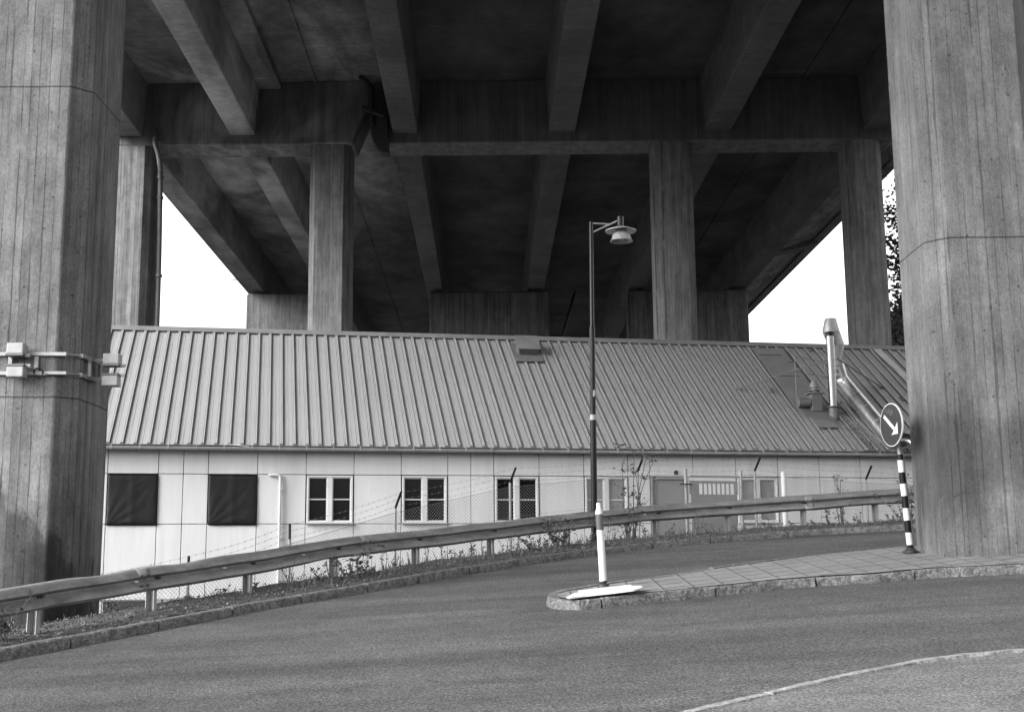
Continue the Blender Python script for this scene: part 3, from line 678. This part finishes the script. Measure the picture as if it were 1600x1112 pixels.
W = [(a-.07,h) for a,h in W]
# split into lapped lengths
seg_at = [0]
for px in (-160,205,558,915,1258):
    tgt = road(px,880 if px > 400 else 960)
    best = min(range(len(path)),key=lambda i: abs(path[i].x/path[i].y-ray(px,900).x/ray(px,900).y)); seg_at.append(best)
seg_at.append(len(path)-1)
seg_at = sorted(set(seg_at))
for si,(a,c) in enumerate(zip(seg_at,seg_at[1:])):
    idx = list(range(a,min(c+2,len(path)))); P_ = []
    off = .004 if si%2 else 0
    for i in idx:
        p = path[i]; dz = .005*math.sin(i*.23)+.003*math.sin(i*.9+1); P_.append(V((p.x,p.y,gz(p.x,p.y)+dz)))
    b = MB(); base = len(b.v)
    dents = [(random.uniform(a,c),random.uniform(.01,.03),random.choice((0,12))) for _ in range(5)]
    for jj,i in enumerate(idx):
        for kk,(s_,h) in enumerate(W):
            dv = 0
            for (di,am,ke) in dents:
                dv += am*math.exp(-((i-di)/1.6)**2)*math.exp(-((kk-ke)/2.2)**2)
            b.v.append(P_[jj]+sides[i]*(s_-off+dv)+Z*(h-dv*(.6 if kk > 6 else -.6)))
    m = len(W)
    for i in range(len(idx)-1):
        for k in range(m-1): q = base+i*m+k; b.f.append((q,q+m,q+m+1,q+1))
    o = b.build('beam','galv',rail,True); sm = o.modifiers.new('thick','SOLIDIFY'); sm.thickness = .004
    # lap bolts
    if si:
        b = MB(); t = (path[a+1]-path[a]).normalized()
        for du_ in (.05,.16):
            for h in (.44,.56): q = V((path[a].x,path[a].y,gz(path[a].x,path[a].y)))+t*du_+sides[a]*(-.118)+Z*h; b.lathe(q,[(.016,0),(.012,.012),(0,.012)],8,-sides[a])
        b.build('lap_bolt','rubber',rail)
for i,p in enumerate(RP_):
    t = (RP_[min(i+1,len(RP_)-1)]-RP_[max(i-1,0)]); t.z = 0; t.normalize(); s_ = V((-t.y,t.x,0))
    b = MB(); pz = gz(p.x,p.y); lean = t*random.uniform(-.02,.02)
    prof = [(.045,0),(.045,.1),(-.05,.1),(-.05,.09),(.035,.09),(.035,.01),(-.01,.01),(-.01,0)]
    bot = [V((p.x,p.y,pz-.35))+t*a+s_*c_ for a,c_ in prof]
    b.prism(bot,Z*.93+lean); po = b.build('post','post',rail)
    b = MB(); q = V((p.x,p.y,pz+.50))-s_*.05
    b.obox(q,t*.045,s_*.012,Z*.018); b.lathe(q-s_*.012,[(.018,0),(.014,.014),(0,.014)],8,-s_); b.build('bolt','rubber',po)
for px,py in ((213,909),(346,889),(462,872),(1006,816)):
    t_ = ray(px,900); i = min(range(len(path)),key=lambda i: abs(path[i].x/path[i].y-t_.x/t_.y)); t = (path[i+1]-path[i]).normalized(); p = V((path[i].x,path[i].y,gz(path[i].x,path[i].y)))
    b = MB(); b.obox(p-sides[i]*.06+Z*.497,t*.03,sides[i]*.025,Z*.01); b.build('reflector','white',rail)
# ------------------------------------------------------------ chain-link fence with barbed wire
ft_ = [(None,0,0),(295,868,20.0),(453,818,22.0),(627,768,24.3),(806,730,26.0),(1005,714,27.4),(1188,714,28.2),(1362,727,28.6)]
tops = []
for px,py,Y in ft_[1:]: tops.append(aty(px,py,Y))
tops = [tops[0]+V((-2.2,-1.9,-.45))]+tops+[tops[-1]+V((2.7,.3,-.1)),tops[-1]+V((5.4,.6,-.1))]
fence = thing('chain_link_fence',(tops[4].x,tops[4].y,terr(tops[4].x,tops[4].y)),'chain-link fence with angled barbed-wire arms between guardrail and white building','fence')
meshtop = []
for i,p in enumerate(tops):
    arm = i >= 3
    zb = terr(p.x,p.y)-.1
    mt = V((p.x,p.y,p.z-(.30 if arm else .26))); tip_ = V((p.x,p.y,p.z))
    if arm: mt = mt+V((-.12,.12,0)) if False else V((p.x-.12,p.y+.1,p.z-.30))
    meshtop.append(V((mt.x,mt.y,mt.z-.08)))
    b = MB(); b.tube([V((mt.x,mt.y,zb)),mt],.026,8); po = b.build('post','fpost',fence,True)
    b = MB(); b.tube([mt,p],.024,6) ; b.build('barb_arm','black',po)
for i in range(len(tops)-1):
    a,c = meshtop[i],meshtop[i+1]
    gate_span = (i == 5)
    # gate between px 1072 and 1158 interrupts the mesh of the span 1005..1188
    parts = [(0,1)]
    if gate_span:
        ta = (onpl(1072,760,a,V((-(c-a).y,(c-a).x,0)))-a).dot((c-a).normalized())/(c-a).length
        tb = (onpl(1158,760,a,V((-(c-a).y,(c-a).x,0)))-a).dot((c-a).normalized())/(c-a).length
        GA_,GB_ = a.lerp(c,ta),a.lerp(c,tb); parts = [(0,ta),(tb,1)]
    for (f0,f1) in parts:
        A,C = a.lerp(c,f0),a.lerp(c,f1); L_ = math.hypot(C.x-A.x,C.y-A.y); H_ = 1.75
        zA = terr(A.x,A.y)-.02; zC = terr(C.x,C.y)-.02
        b = MB(); ps = .068
        def P2(u,v_):                              # u in metres along, v down from the top wire
            t = u/L_; q = A.lerp(C,t); return V((q.x,q.y,q.z-v_))
        hA,hC = min(H_,A.z-zA),min(H_,C.z-zC); H2 = max(hA,hC)
        k = -H2
        while k < L_:
            for sg in (1,-1):
                u0 = k; 
                pts_ = []
                # line u = k + v (sg 1) or u = k + H2 - v
                v0 = max(0,-k); v1 = min(H2,L_-k)
                if v1 <= v0: continue
                if sg == 1: b.tube([P2(k+v0,v0),P2(k+v1,v1)],.0027,3,False)
                else: b.tube([P2(k+v0,H2-v0),P2(k+v1,H2-v1)],.0027,3,False)
            k += ps
        b.tube([P2(0,0),P2(L_,0)],.004,4); b.tube([P2(0,.6),P2(L_,.6)],.003,4)
        b.build('wire_mesh','wire',fence)
    b = MB()
    for h in (.12,.55,.97):
        pa_ = V(tops[i])*(h)+(V((meshtop[i].x,meshtop[i].y,meshtop[i].z+.08)))*(1-h); pc_ = V(tops[i+1])*(h)+(V((meshtop[i+1].x,meshtop[i+1].y,meshtop[i+1].z+.08)))*(1-h)
        ml = [pa_.lerp(pc_,t/6)-Z*(.05*(1-((t-3)/3)**2)) for t in range(7)]
        b.tube(ml,.0017,4)
        L_ = (pc_-pa_).length; n = int(L_/.15)
        for j in range(1,n):
            q = pa_.lerp(pc_,j/n)-Z*(.05*(1-((j/n*6-3)/3)**2)); b.tube([q-Z*.018-D*.01,q+Z*.018+D*.01],.0018,3); b.tube([q-Z*.015+D*.012,q+Z*.015-D*.012],.0018,3)
    b.build('barbed_wire','wire',fence)
# braces of the low left corner post
b = MB(); q = tops[1]; zb = terr(q.x,q.y)
for s_ in (-1,1): b.tube([V((q.x,q.y,zb+.62)),V((q.x+s_*.62,q.y+s_*.35,zb+.02))],.02,6)
b.build('brace','fpost',fence)
# gate
gd = (GB_-GA_); gd.z = 0; gl = gd.length; gd.normalize(); gn = V((-gd.y,gd.x,0))
gate = thing('metal_gate',(GA_.x,GA_.y,terr(GA_.x,GA_.y)),'grey steel gate with a row of upright slots, set in the chain-link fence','gate')
def G(u,z,n=0): q = GA_+gd*u+gn*n; return V((q.x,q.y,z))
def gzp(py): return aty(1115,py,(GA_.y+GB_.y)/2).z
gb = terr(GA_.x,GA_.y)-.1
for u,pyt,ex in ((0,733,0),(gl,735,0)):
    b = MB(); b.tube([G(u,gb),G(u,gzp(pyt))],.04,10); b.build('post','fpost',gate,True)
u0,u1 = .12,gl-.12
b = MB(); b.obox((G(u0,gb+.1)+G(u1,gzp(772)))/2,gd*((u1-u0)/2),gn*.02,Z*((gzp(772)-gb-.1)/2)); b.build('panel','door',gate)
b = MB()
for (a0,a1,z0,z1) in ((u0-.03,u1+.03,gzp(755),gzp(751)),(u0-.03,u0+.18,gzp(772),gzp(755)),(u1-.05,u1+.03,gzp(772),gzp(755)),(u0,u1+.1,gzp(746),gzp(743))):
    b.obox((G(a0,z0)+G(a1,z1))/2,gd*((a1-a0)/2),gn*.022,Z*((z1-z0)/2))
b.build('frame','door',gate)
for i in range(1,8):
    u = u0+.18+(u1-u0-.23)*i/8; b = MB(); b.obox((G(u,gzp(772))+G(u,gzp(755)))/2,gd*.014,gn*.014,Z*((gzp(755)-gzp(772))/2)); b.build('bar','door',gate)
b = MB(); b.obox(G(-.02,gzp(757),-.06),gd*.14,gn*.012,Z*.012); b.build('latch','black',gate)
q = onpl(1224,740,tops[6],V((0,1,0))); q = aty(1224,738,28.25)
b = MB(); b.tube([V((q.x,q.y,terr(q.x,q.y)-.1)),q],.055,12); b.lathe(q,[(.06,-.02),(.06,.01),(0,.03)],12)
tag(b.build('gate_post','panel',None,True),'thick white upright pole beside the window right of the grey gate','pole')
# ------------------------------------------------------------ street lamp
Yl = 24.7; lb_ = aty(929,852,Yl); lx,ly = lb_.x,lb_.y
lamp = thing('street_lamp',(lx,ly,terr(lx,ly)),'tall thin black street lamp with one downturned metal shade behind the guardrail','street lamp')
def lz(py): return aty(925,py,Yl).z
lean = (aty(923.5,349,Yl).x-lx)/(lz(349)-lb_.z)
def LP(z,dx=0): return V((lx+(z-lb_.z)*lean+dx,ly,z))
b = MB(); b.tube([LP(terr(lx,ly)-.2),LP(lz(655)),],.062,18); b.tube([LP(lz(655)),LP(lz(513))],.055,18); b.tube([LP(lz(513)),LP(lz(508)),LP(lz(347))],[.055,.04,.036],18); b.build('pole','black',lamp,True)
b = MB(); b.lathe(LP(lz(652)),[(.064,-.05),(.066,-.05),(.066,.05),(.064,.05)],18); b.build('clamp_band','gutter',lamp,True)
b = MB(); b.obox(LP(lz(615))+V((.015,-.062,0)),(.02,0,.01),(0,.004,0),(0,.0,.06)); b.build('sticker','gutter',lamp)
hd = aty(969.5,346,Yl)
b = MB(); b.tube([LP(lz(349)),aty(952,350,Yl)],.016,8); b.tube([LP(lz(364)),aty(965,345,Yl)],.018,8); b.build('arm','alu',lamp,True)
b = MB(); b.tube([aty(969.3,353,Yl),aty(969.3,339,Yl)],.062,18); b.build('hanger','black',lamp,True)
zt_ = lz(354); b = MB(); b.lathe((hd.x,hd.y,0),[(.05,zt_),(.07,zt_-.005),(.31,zt_-.095),(.31,zt_-.105),(.08,zt_-.05)],32); b.build('upper_shade','alu',lamp,True)
b = MB(); hx = hd.x+.01; b.lathe((hx,hd.y,0),[(.075,zt_-.04),(.10,zt_-.08),(.15,zt_-.14),(.185,zt_-.22),(.20,zt_-.28),(.225,zt_-.305),(.222,zt_-.31),(.19,zt_-.28),(.17,zt_-.22),(.13,zt_-.15)],32); b.build('lower_shade','alu',lamp,True)
b = MB(); b.lathe((hx,hd.y,0),[(0,zt_-.14),(.05,zt_-.16),(.06,zt_-.22),(.04,zt_-.27),(0,zt_-.28)],16); b.build('bulb','white',lamp,True)
# ------------------------------------------------------------ sign on striped pole
sb = road(1423,863,h=IH); sgn = thing('traffic_sign',sb,'round dark keep-right arrow sign on a leaning black and white striped pole','traffic sign')
st_ = aty(1404.5,697,sb.y-.02); ax = (st_-sb)
def SP(py):
    t = (863-py)/(863-697.); return sb+ax*t
b = MB(); b.tube([sb,SP(640)],.03,12); pole_ = b.build('pole','galv',sgn,True)
bands = [(863,851,'black'),(851,832,'white'),(832,813,'black'),(813,794,'white'),(794,775,'black'),(775,756,'white'),(756,738,'black'),(738,719,'white'),(719,710,'black')]
for a,c,m in bands:
    b = MB(); b.tube([SP(a),SP(c)],.043,14); o = b.build('sleeve',m,pole_,True); o['label'] = ('white' if m == 'white' else 'black')+' reflective sleeve band'
b = MB(); b.tube([SP(712)+V((.05,.0,0)),SP(855)+V((.05,0,0))],.006,6); b.build('added_bright_edge_rod','galv',pole_)  # thin rod added for the bright reflected edge of the sleeve
b = MB(); b.lathe(sb,[(.11,0),(.11,.02),(.075,.035),(.06,.06),(.045,.065)],14); b.build('foot','rubber',sgn,True)
sc_ = aty(1393,663.5,sb.y-.10); sn = V((-.974,-.225,-.02)).normalized(); sr = Z.cross(sn).normalized(); su = sn.cross(sr)
def SG(a,c,n=0): return sc_+sr*(a*.3)+su*(c*.3)+sn*n
disc = lambda r,n: [SG(r*math.cos(2*math.pi*i/48),r*math.sin(2*math.pi*i/48),n) for i in range(48)]
b = MB(); b.prism(disc(1,-.012),sn*.02); sf = b.build('sign_plate','white',sgn)
b = MB(); b.prism(disc(.96,.008),sn*.003); b.build('sign_face','signblue',sf)
b = MB(); p = lambda a,c: SG(a,c,.0115)
d1 = V((.707,-.707)); tl = (-.56,.46); tp = (.57,-.46)
wd = .085; nx_,nz_ = .64,.77
hb_ = (.30,-.235)
b.prism([p(tl[0]-wd*nx_,tl[1]-wd*nz_),p(tl[0]+wd*nx_,tl[1]+wd*nz_),p(hb_[0]+wd*nx_,hb_[1]+wd*nz_),p(.60,.07),p(*tp),p(.0,-.47),p(hb_[0]-wd*nx_,hb_[1]-wd*nz_)],sn*.002); b.build('arrow','white',sf)
b = MB()
for seg in ([(-.32,.72),(-.22,.6),(-.3,.52),(-.2,.55)],[(-.1,.74),(-.16,.6),(-.04,.52),(.02,.62),(-.08,.66)],[(.1,.7),(.2,.66),(.1,.56),(.22,.52),(.24,.6)],[(.0,.45),(.08,.5),(.12,.42)]):
    b.tube([p(*s_) for s_ in seg],.005,4)
b.build('scribble','galv',sf)
b = MB(); b.obox(SP(668)-V((.03,0,0)),V((.04,0,0)),V((0,.02,0)),Z*.02); b.obox(SP(690)-V((.02,0,0)),V((.04,0,0)),V((0,.02,0)),Z*.02); b.build('clamp','galv',sf)
# ------------------------------------------------------------ leaning marker post on its plate
mb_ = road(943,914,h=IH+.03); mk = thing('marker_post',mb_,'leaning white flexible marker post with a grey band at the island tip','marker post')
mt_ = aty(935,785,mb_.y-.03); 
def MP(py): return mb_+(mt_-mb_)*((914-py)/(914-785.))
b = MB(); b.tube([MP(908),MP(828)],[.046,.044],12); b.build('lower_tube','white',mk,True)
b = MB(); b.tube([MP(828),MP(803)],.046,12); b.build('band','greyband',mk,True)
b = MB(); b.tube([MP(803),MP(799),MP(793),MP(787),MP(785)],[.044,.044,.03,.028,.024],12); b.build('tip','white',mk,True)
b = MB(); b.lathe(mb_,[(.075,-.02),(.07,.01),(.035,.03),(.05,.05),(.035,.07)],12); b.build('foot','rubber',mk,True)
pl_ = [(885,933.5),(897,927.5),(905,926),(903,923.5),(922,921),(985,914),(988,916),(1001,916),(1005,918.5),(990,923),(950,928),(915,932),(890,935.5)]
b = MB(); pts_ = []
for x,y in pl_:
    q = road(x,y,h=IH+.012); t = (x-885)/120.; q = road(x,y,h=IH+.012+.05*t*t*.9); pts_.append(q)
b.prism(pts_,Z*.012); o = b.build('bent_base_plate','white',None); tag(o,'long white pointed plate lying bent under the leaning marker post','plate')
# ------------------------------------------------------------ floodlights on steel rails round the left pier
PY = 16.2
def FP(px,py,n=0): return aty(px,py,PY-n)
rk = thing('mounting_rail',FP(60,570,.02),'pale steel channel frame bolted round the left pier','mounting rail')
b = MB()
for py in (553,583):
    a = FP(-45,py,.03); c = FP(104,py,.03); b.obox((a+c)/2,(c-a)/2,(0,.02,0),Z*.022)
for px in (16,57): a = FP(px,557,.035); c = FP(px,580,.035); b.obox((a+c)/2,V((.025,0,0)),(0,.015,0),Z*((a.z-c.z)/2))
b.build('channel','fixture',rk)
cc = [V((-5.69,16.17,0)),V((-5.40,16.46,0)),V((-5.38,17.1,0))]
b = MB()
for z_ in (FP(60,553).z,FP(60,583).z):
    b.tube([V((-5.86,16.17,z_)),V((-5.73,16.2,z_)),V((-5.56,16.37,z_))],.012,6)
    a = V((-5.56,16.36,z_)); c = V((-5.50,16.9,z_)); b.obox((a+c)/2,(c-a)/2,V((.02,0,0)),Z*.025)
    b.obox(V((-5.44,16.72,z_)),V((.12,0,0)),V((0,.02,0)),Z*.02)
for yy in (16.55,16.95): b.obox(V((-5.505,yy,(FP(60,553).z+FP(60,583).z)/2)),V((.018,0,0)),V((0,.025,0)),Z*.12)
b.build('corner_channel','galv',rk)
b = MB(); q = FP(60,582,.05)
for r_ in (.05,.058,.064): b.tube([q+V((math.cos(a)*r_,-.006*math.sin(a*3),math.sin(a)*r_)) for a in [i*.5 for i in range(14)]],.006,5)
b.tube([q+V((.05,0,.0)),FP(75,585,.05),FP(104,585,.05)],.006,5); b.tube([FP(31,560,.06),FP(33,568,.07),FP(38,573,.06)],.006,5); b.build('cable_coil','rubber',rk)
def flood(c,fw,fd,label,down):
    t = thing('floodlight',c,label,'floodlight','box floodlights on the left pier')
    hw,hh = .105,.082
    sx = fw.normalized(); sy = fd.normalized()
    b = MB()
    zt_,zb_ = (hh,-hh*.7) if down else (hh*.7,-hh)
    b.prism([c-sx*hw-sy*.09+Z*zb_,c+sx*hw-sy*.09+Z*zb_,c+sx*hw-sy*.09+Z*zt_,c-sx*hw-sy*.09+Z*zt_],sy*.17); o = b.build('housing','fixture',t); bevel(o,.012,2)
    b = MB(); zl = -hh*.85 if down else hh*.85
    b.obox(c+Z*zl+sy*-.005,sx*(hw+.006),sy*.094,Z*(hh*.15)); b.build('lens','roofdark',t)
    b = MB(); b.obox(c+sx*(hw+.03)+sy*.0+Z*zl,sx*.03,sy*.02,Z*.02); b.lathe(c+sx*(-hw*.6)-sy*.092,[(.016,0),(.016,.006),(.006,.006),(.006,.012),(0,.012)],10,-sy) if False else None; b.build('bracket','fixture',t)
X_ = V((1,0,0)); Y_ = V((0,1,0))
flood(FP(27,547,.14),X_,Y_,'pale box floodlight on pier front, above the other one on the upper channel',True)
flood(FP(27,580,.14),X_,Y_,'pale box floodlight on pier front, on the lower channel',False)
q1 = aty(176,563,16.7); q2 = aty(174,594,16.7)
flood(q1,X_,Y_,'grey box floodlight jutting from pier corner over the roof edge, upper one',True)
flood(q2,X_,Y_,'grey box floodlight jutting from pier corner over the roof edge, lower one',False)
# ------------------------------------------------------------ plants
def leafquad(b,p,d,s,wr=.45):
    d = d.normalized(); sd_ = d.cross(V((random.uniform(-1,1),random.uniform(-1,1),random.uniform(-.3,1)))).normalized()*s*wr*.5
    b.add([p,p+d*s*.45+sd_,p+d*s,p+d*s*.45-sd_],[(0,1,2,3)])
def rv(zl=-.2,zh=1): return V((random.uniform(-1,1),random.uniform(-1,1),random.uniform(zl,zh))).normalized()
def weed(x,y,h,spread,nst,leafn,ls,label,cat='weed',name='weed',group=None,z=None,mat_='leaf'):
    z = terr(x,y) if z is None else z; t = thing(name,(x,y,z),label,cat,group)
    st = MB(); lf = MB()
    for i in range(nst):
        a = random.uniform(0,6.28); r_ = spread*random.uniform(.1,.5); base = V((x,y,z-.02))+V((math.cos(a),math.sin(a),0))*spread*.15*random.random()
        hh = h*random.uniform(.55,1); tp = base+V((math.cos(a)*r_,math.sin(a)*r_,hh)); md = base.lerp(tp,.5)+V((random.uniform(-.1,.1)*h,random.uniform(-.1,.1)*h,.04*h))
        pth = smooth_path([base,md,tp],h/5); st.tube(pth,[.006*(1+h)*(1-.7*k/len(pth)) for k in range(len(pth))],4)
        for k in range(leafn):
            tt = random.uniform(.15,1); q = pth[min(len(pth)-1,int(tt*len(pth)))]; d = rv(-.1,.9)
            if random.random() < .45:
                e = q+d*h*random.uniform(.06,.16); st.tube([q,e],.003,3); q = e
            leafquad(lf,q,rv(-.4,.8),ls*random.uniform(.5,1.2),.5)
    st.build('stem','stem',t); lf.build('leaves',mat_,t); return t
def vp(px,s_):                                   # verge point: pixel column, metres behind the kerb
    d = ray(px,870); k = d.x/d.y
    y = 12.
    for _ in range(600):
        if kdist(k*y,y) >= s_: break
        y += .04
    return k*y,y
G1 = 'weeds along the guardrail verge'
for px,s_,h,sp,ns,ln,ls,lab in (
    (872,1.1,.52,.7,16,22,.07,'dense leafy bush in front of the fence, left of a guardrail post'),
    (838,1.0,.3,.6,10,12,.07,'low spreading leafy bush left of the dense one'),
    (983,1.7,.6,.5,8,18,.07,'leafy clump at the foot of the tall sapling'),
    (1418,1.3,.55,.9,12,14,.08,'leafy bush behind the striped pole and guardrail'),
    (548,1.1,.42,.6,8,8,.10,'leafy weed clump beneath the rail, left of centre'),
    (575,1.2,.35,.5,6,8,.10,'second leafy weed clump beneath the rail, left of centre')):
    x,y = vp(px,s_); weed(x,y,h,sp,ns,ln,ls,lab,'bush','bush')
x,y = vp(985,2.1); weed(x,y,2.0,1.1,6,34,.085,'tall spindly sapling growing up the fence in front of the curtained window','sapling','sapling')
x,y = vp(1318,2.2); weed(x,y,1.3,.25,5,18,.06,'thin bare sapling behind the rail left of the striped pole','sapling','sapling')
x,y = vp(1428,2.2); weed(x,y,1.25,.5,3,12,.07,'small sapling against the white wall right of the striped pole','sapling','sapling')
x,y = vp(12,.75); weed(x,y,.5,.5,8,10,.09,'weed clump at foot of left pier, at photo edge','weed','weed')
x,y = vp(1298,1.2); weed(x,y,.32,.16,3,16,.07,'single upright dark weed on the verge right of a guardrail post','weed','weed')
for i,px in enumerate((28,180,345,398,455,497,520,563,600,618,640,668,690,712,735,742,757,790,802,815,850,905,920,948,960,1010,1040,1052,1090,1108,1122,1150,1172,1200,1240,1275,1330,1345,1395,1410)):
    x,y = vp(px,random.uniform(.7,1.9)); h = random.uniform(.18,.5)*(.5 if px < 400 or px > 1130 else 1)
    t = weed(x,y,h,.25,random.randint(2,4),random.randint(5,9),.06,'small wispy weed growing from the dirt verge along the fence','weed','weed',G1)
# grass and dead leaves on the verge
b = MB(); g_ = MB()
for i in range(9000):
    px = random.uniform(-60,1445); s_ = random.uniform(.14,1.9)**1; 
    x = (ray(px,870).x/ray(px,870).y)
    # solve roughly from the kerb table
    y = 17.
    for _ in range(8): y = y+(s_-kdist(x*y,y))*1.1
    X1 = x*y; zz_ = terr(X1,y)
    if abs(kdist(X1,y)-s_) > .3: continue
    if i < 6200:
        s1 = random.uniform(.010,.034); d = rv(-.2,.35); leafquad(b,V((X1,y,zz_+random.uniform(.0,.025))),d,s1*1.3,.8)
    elif s_ > .45:
        h = random.uniform(.03,.13)*(1.5 if 450 < px < 1100 else .8)
        for _ in range(1): leafquad(g_,V((X1,y,zz_-.005)),V((random.uniform(-.5,.5),random.uniform(-.5,.5),1)),h*random.uniform(.6,1.2),.09)
b.build('leaf_litter','litter',None,kind='stuff'); tag(bpy.data.objects['leaf_litter'],'dead leaves scattered on the dirt verge behind the kerb','leaf litter')
g_.build('grass','grass',None,kind='stuff'); tag(bpy.data.objects['grass'],'thin dry grass growing on the verge under the guardrail','grass')
# ------------------------------------------------------------ trees beyond the building
def tree(px,Y,ztop,cr,zlow,dens,ls,label,name='tree'):
    c = aty(px,500,Y); x = c.x; t = thing(name,(x,Y,-1),label,'tree','trees beyond the bridge')
    tr = MB(); lf = MB(); H_ = ztop+1
    tr.tube([V((x,Y,-1.2)),V((x+.2,Y,H_*.35)),V((x-.1,Y+.2,H_*.7)),V((x,Y,ztop-1))],[.35,.26,.15,.03],8)
    for i in range(dens):
        zz_ = zlow+(ztop-zlow)*random.random()**.85; f_ = (zz_-zlow)/(ztop-zlow); rr_ = cr*math.sqrt(max(.05,1-(f_*1.15-.25)**2))*random.uniform(.5,1.12)*(1-.35*f_)
        a = random.uniform(0,6.28); p0 = V((x,Y,zz_-cr*.25)); p1 = V((x+math.cos(a)*rr_,Y+math.sin(a)*rr_,zz_+random.uniform(-.4,.6)))
        md = p0.lerp(p1,.55)+Z*.3; tr.tube([p0,md,p1],[.06,.035,.012],4,False)
        for k in range(30):
            q = md.lerp(p1,random.uniform(.1,1.05))+rv(-1,1)*random.uniform(0,.55)
            leafquad(lf,q,rv(-.7,.6),ls*random.uniform(.6,1.3),.6)
    tr.build('trunk','bark',t); lf.build('crown','leaf_tree',t); return t
ta = tree(1452,58,18.4,4.0,5,250,.24,'tall airy leafy tree seen between the outer column and the right pier')
tb = tree(1440,66,14.2,4.4,2,560,.3,'dense dark lower tree in front of which the airy one rises, right of outer column','dense_tree')
for i,(px,Y) in enumerate(((1640,62),(1800,70))):
    c = copy_tree(ta if i else tb); q = aty(px,500,Y); c.location = V((q.x,Y,-1)); c.rotation_euler.z = 1.3+i
    c['label'] = ('dense tree far right beyond the right pier','airy tree farthest right beyond the pier')[i]
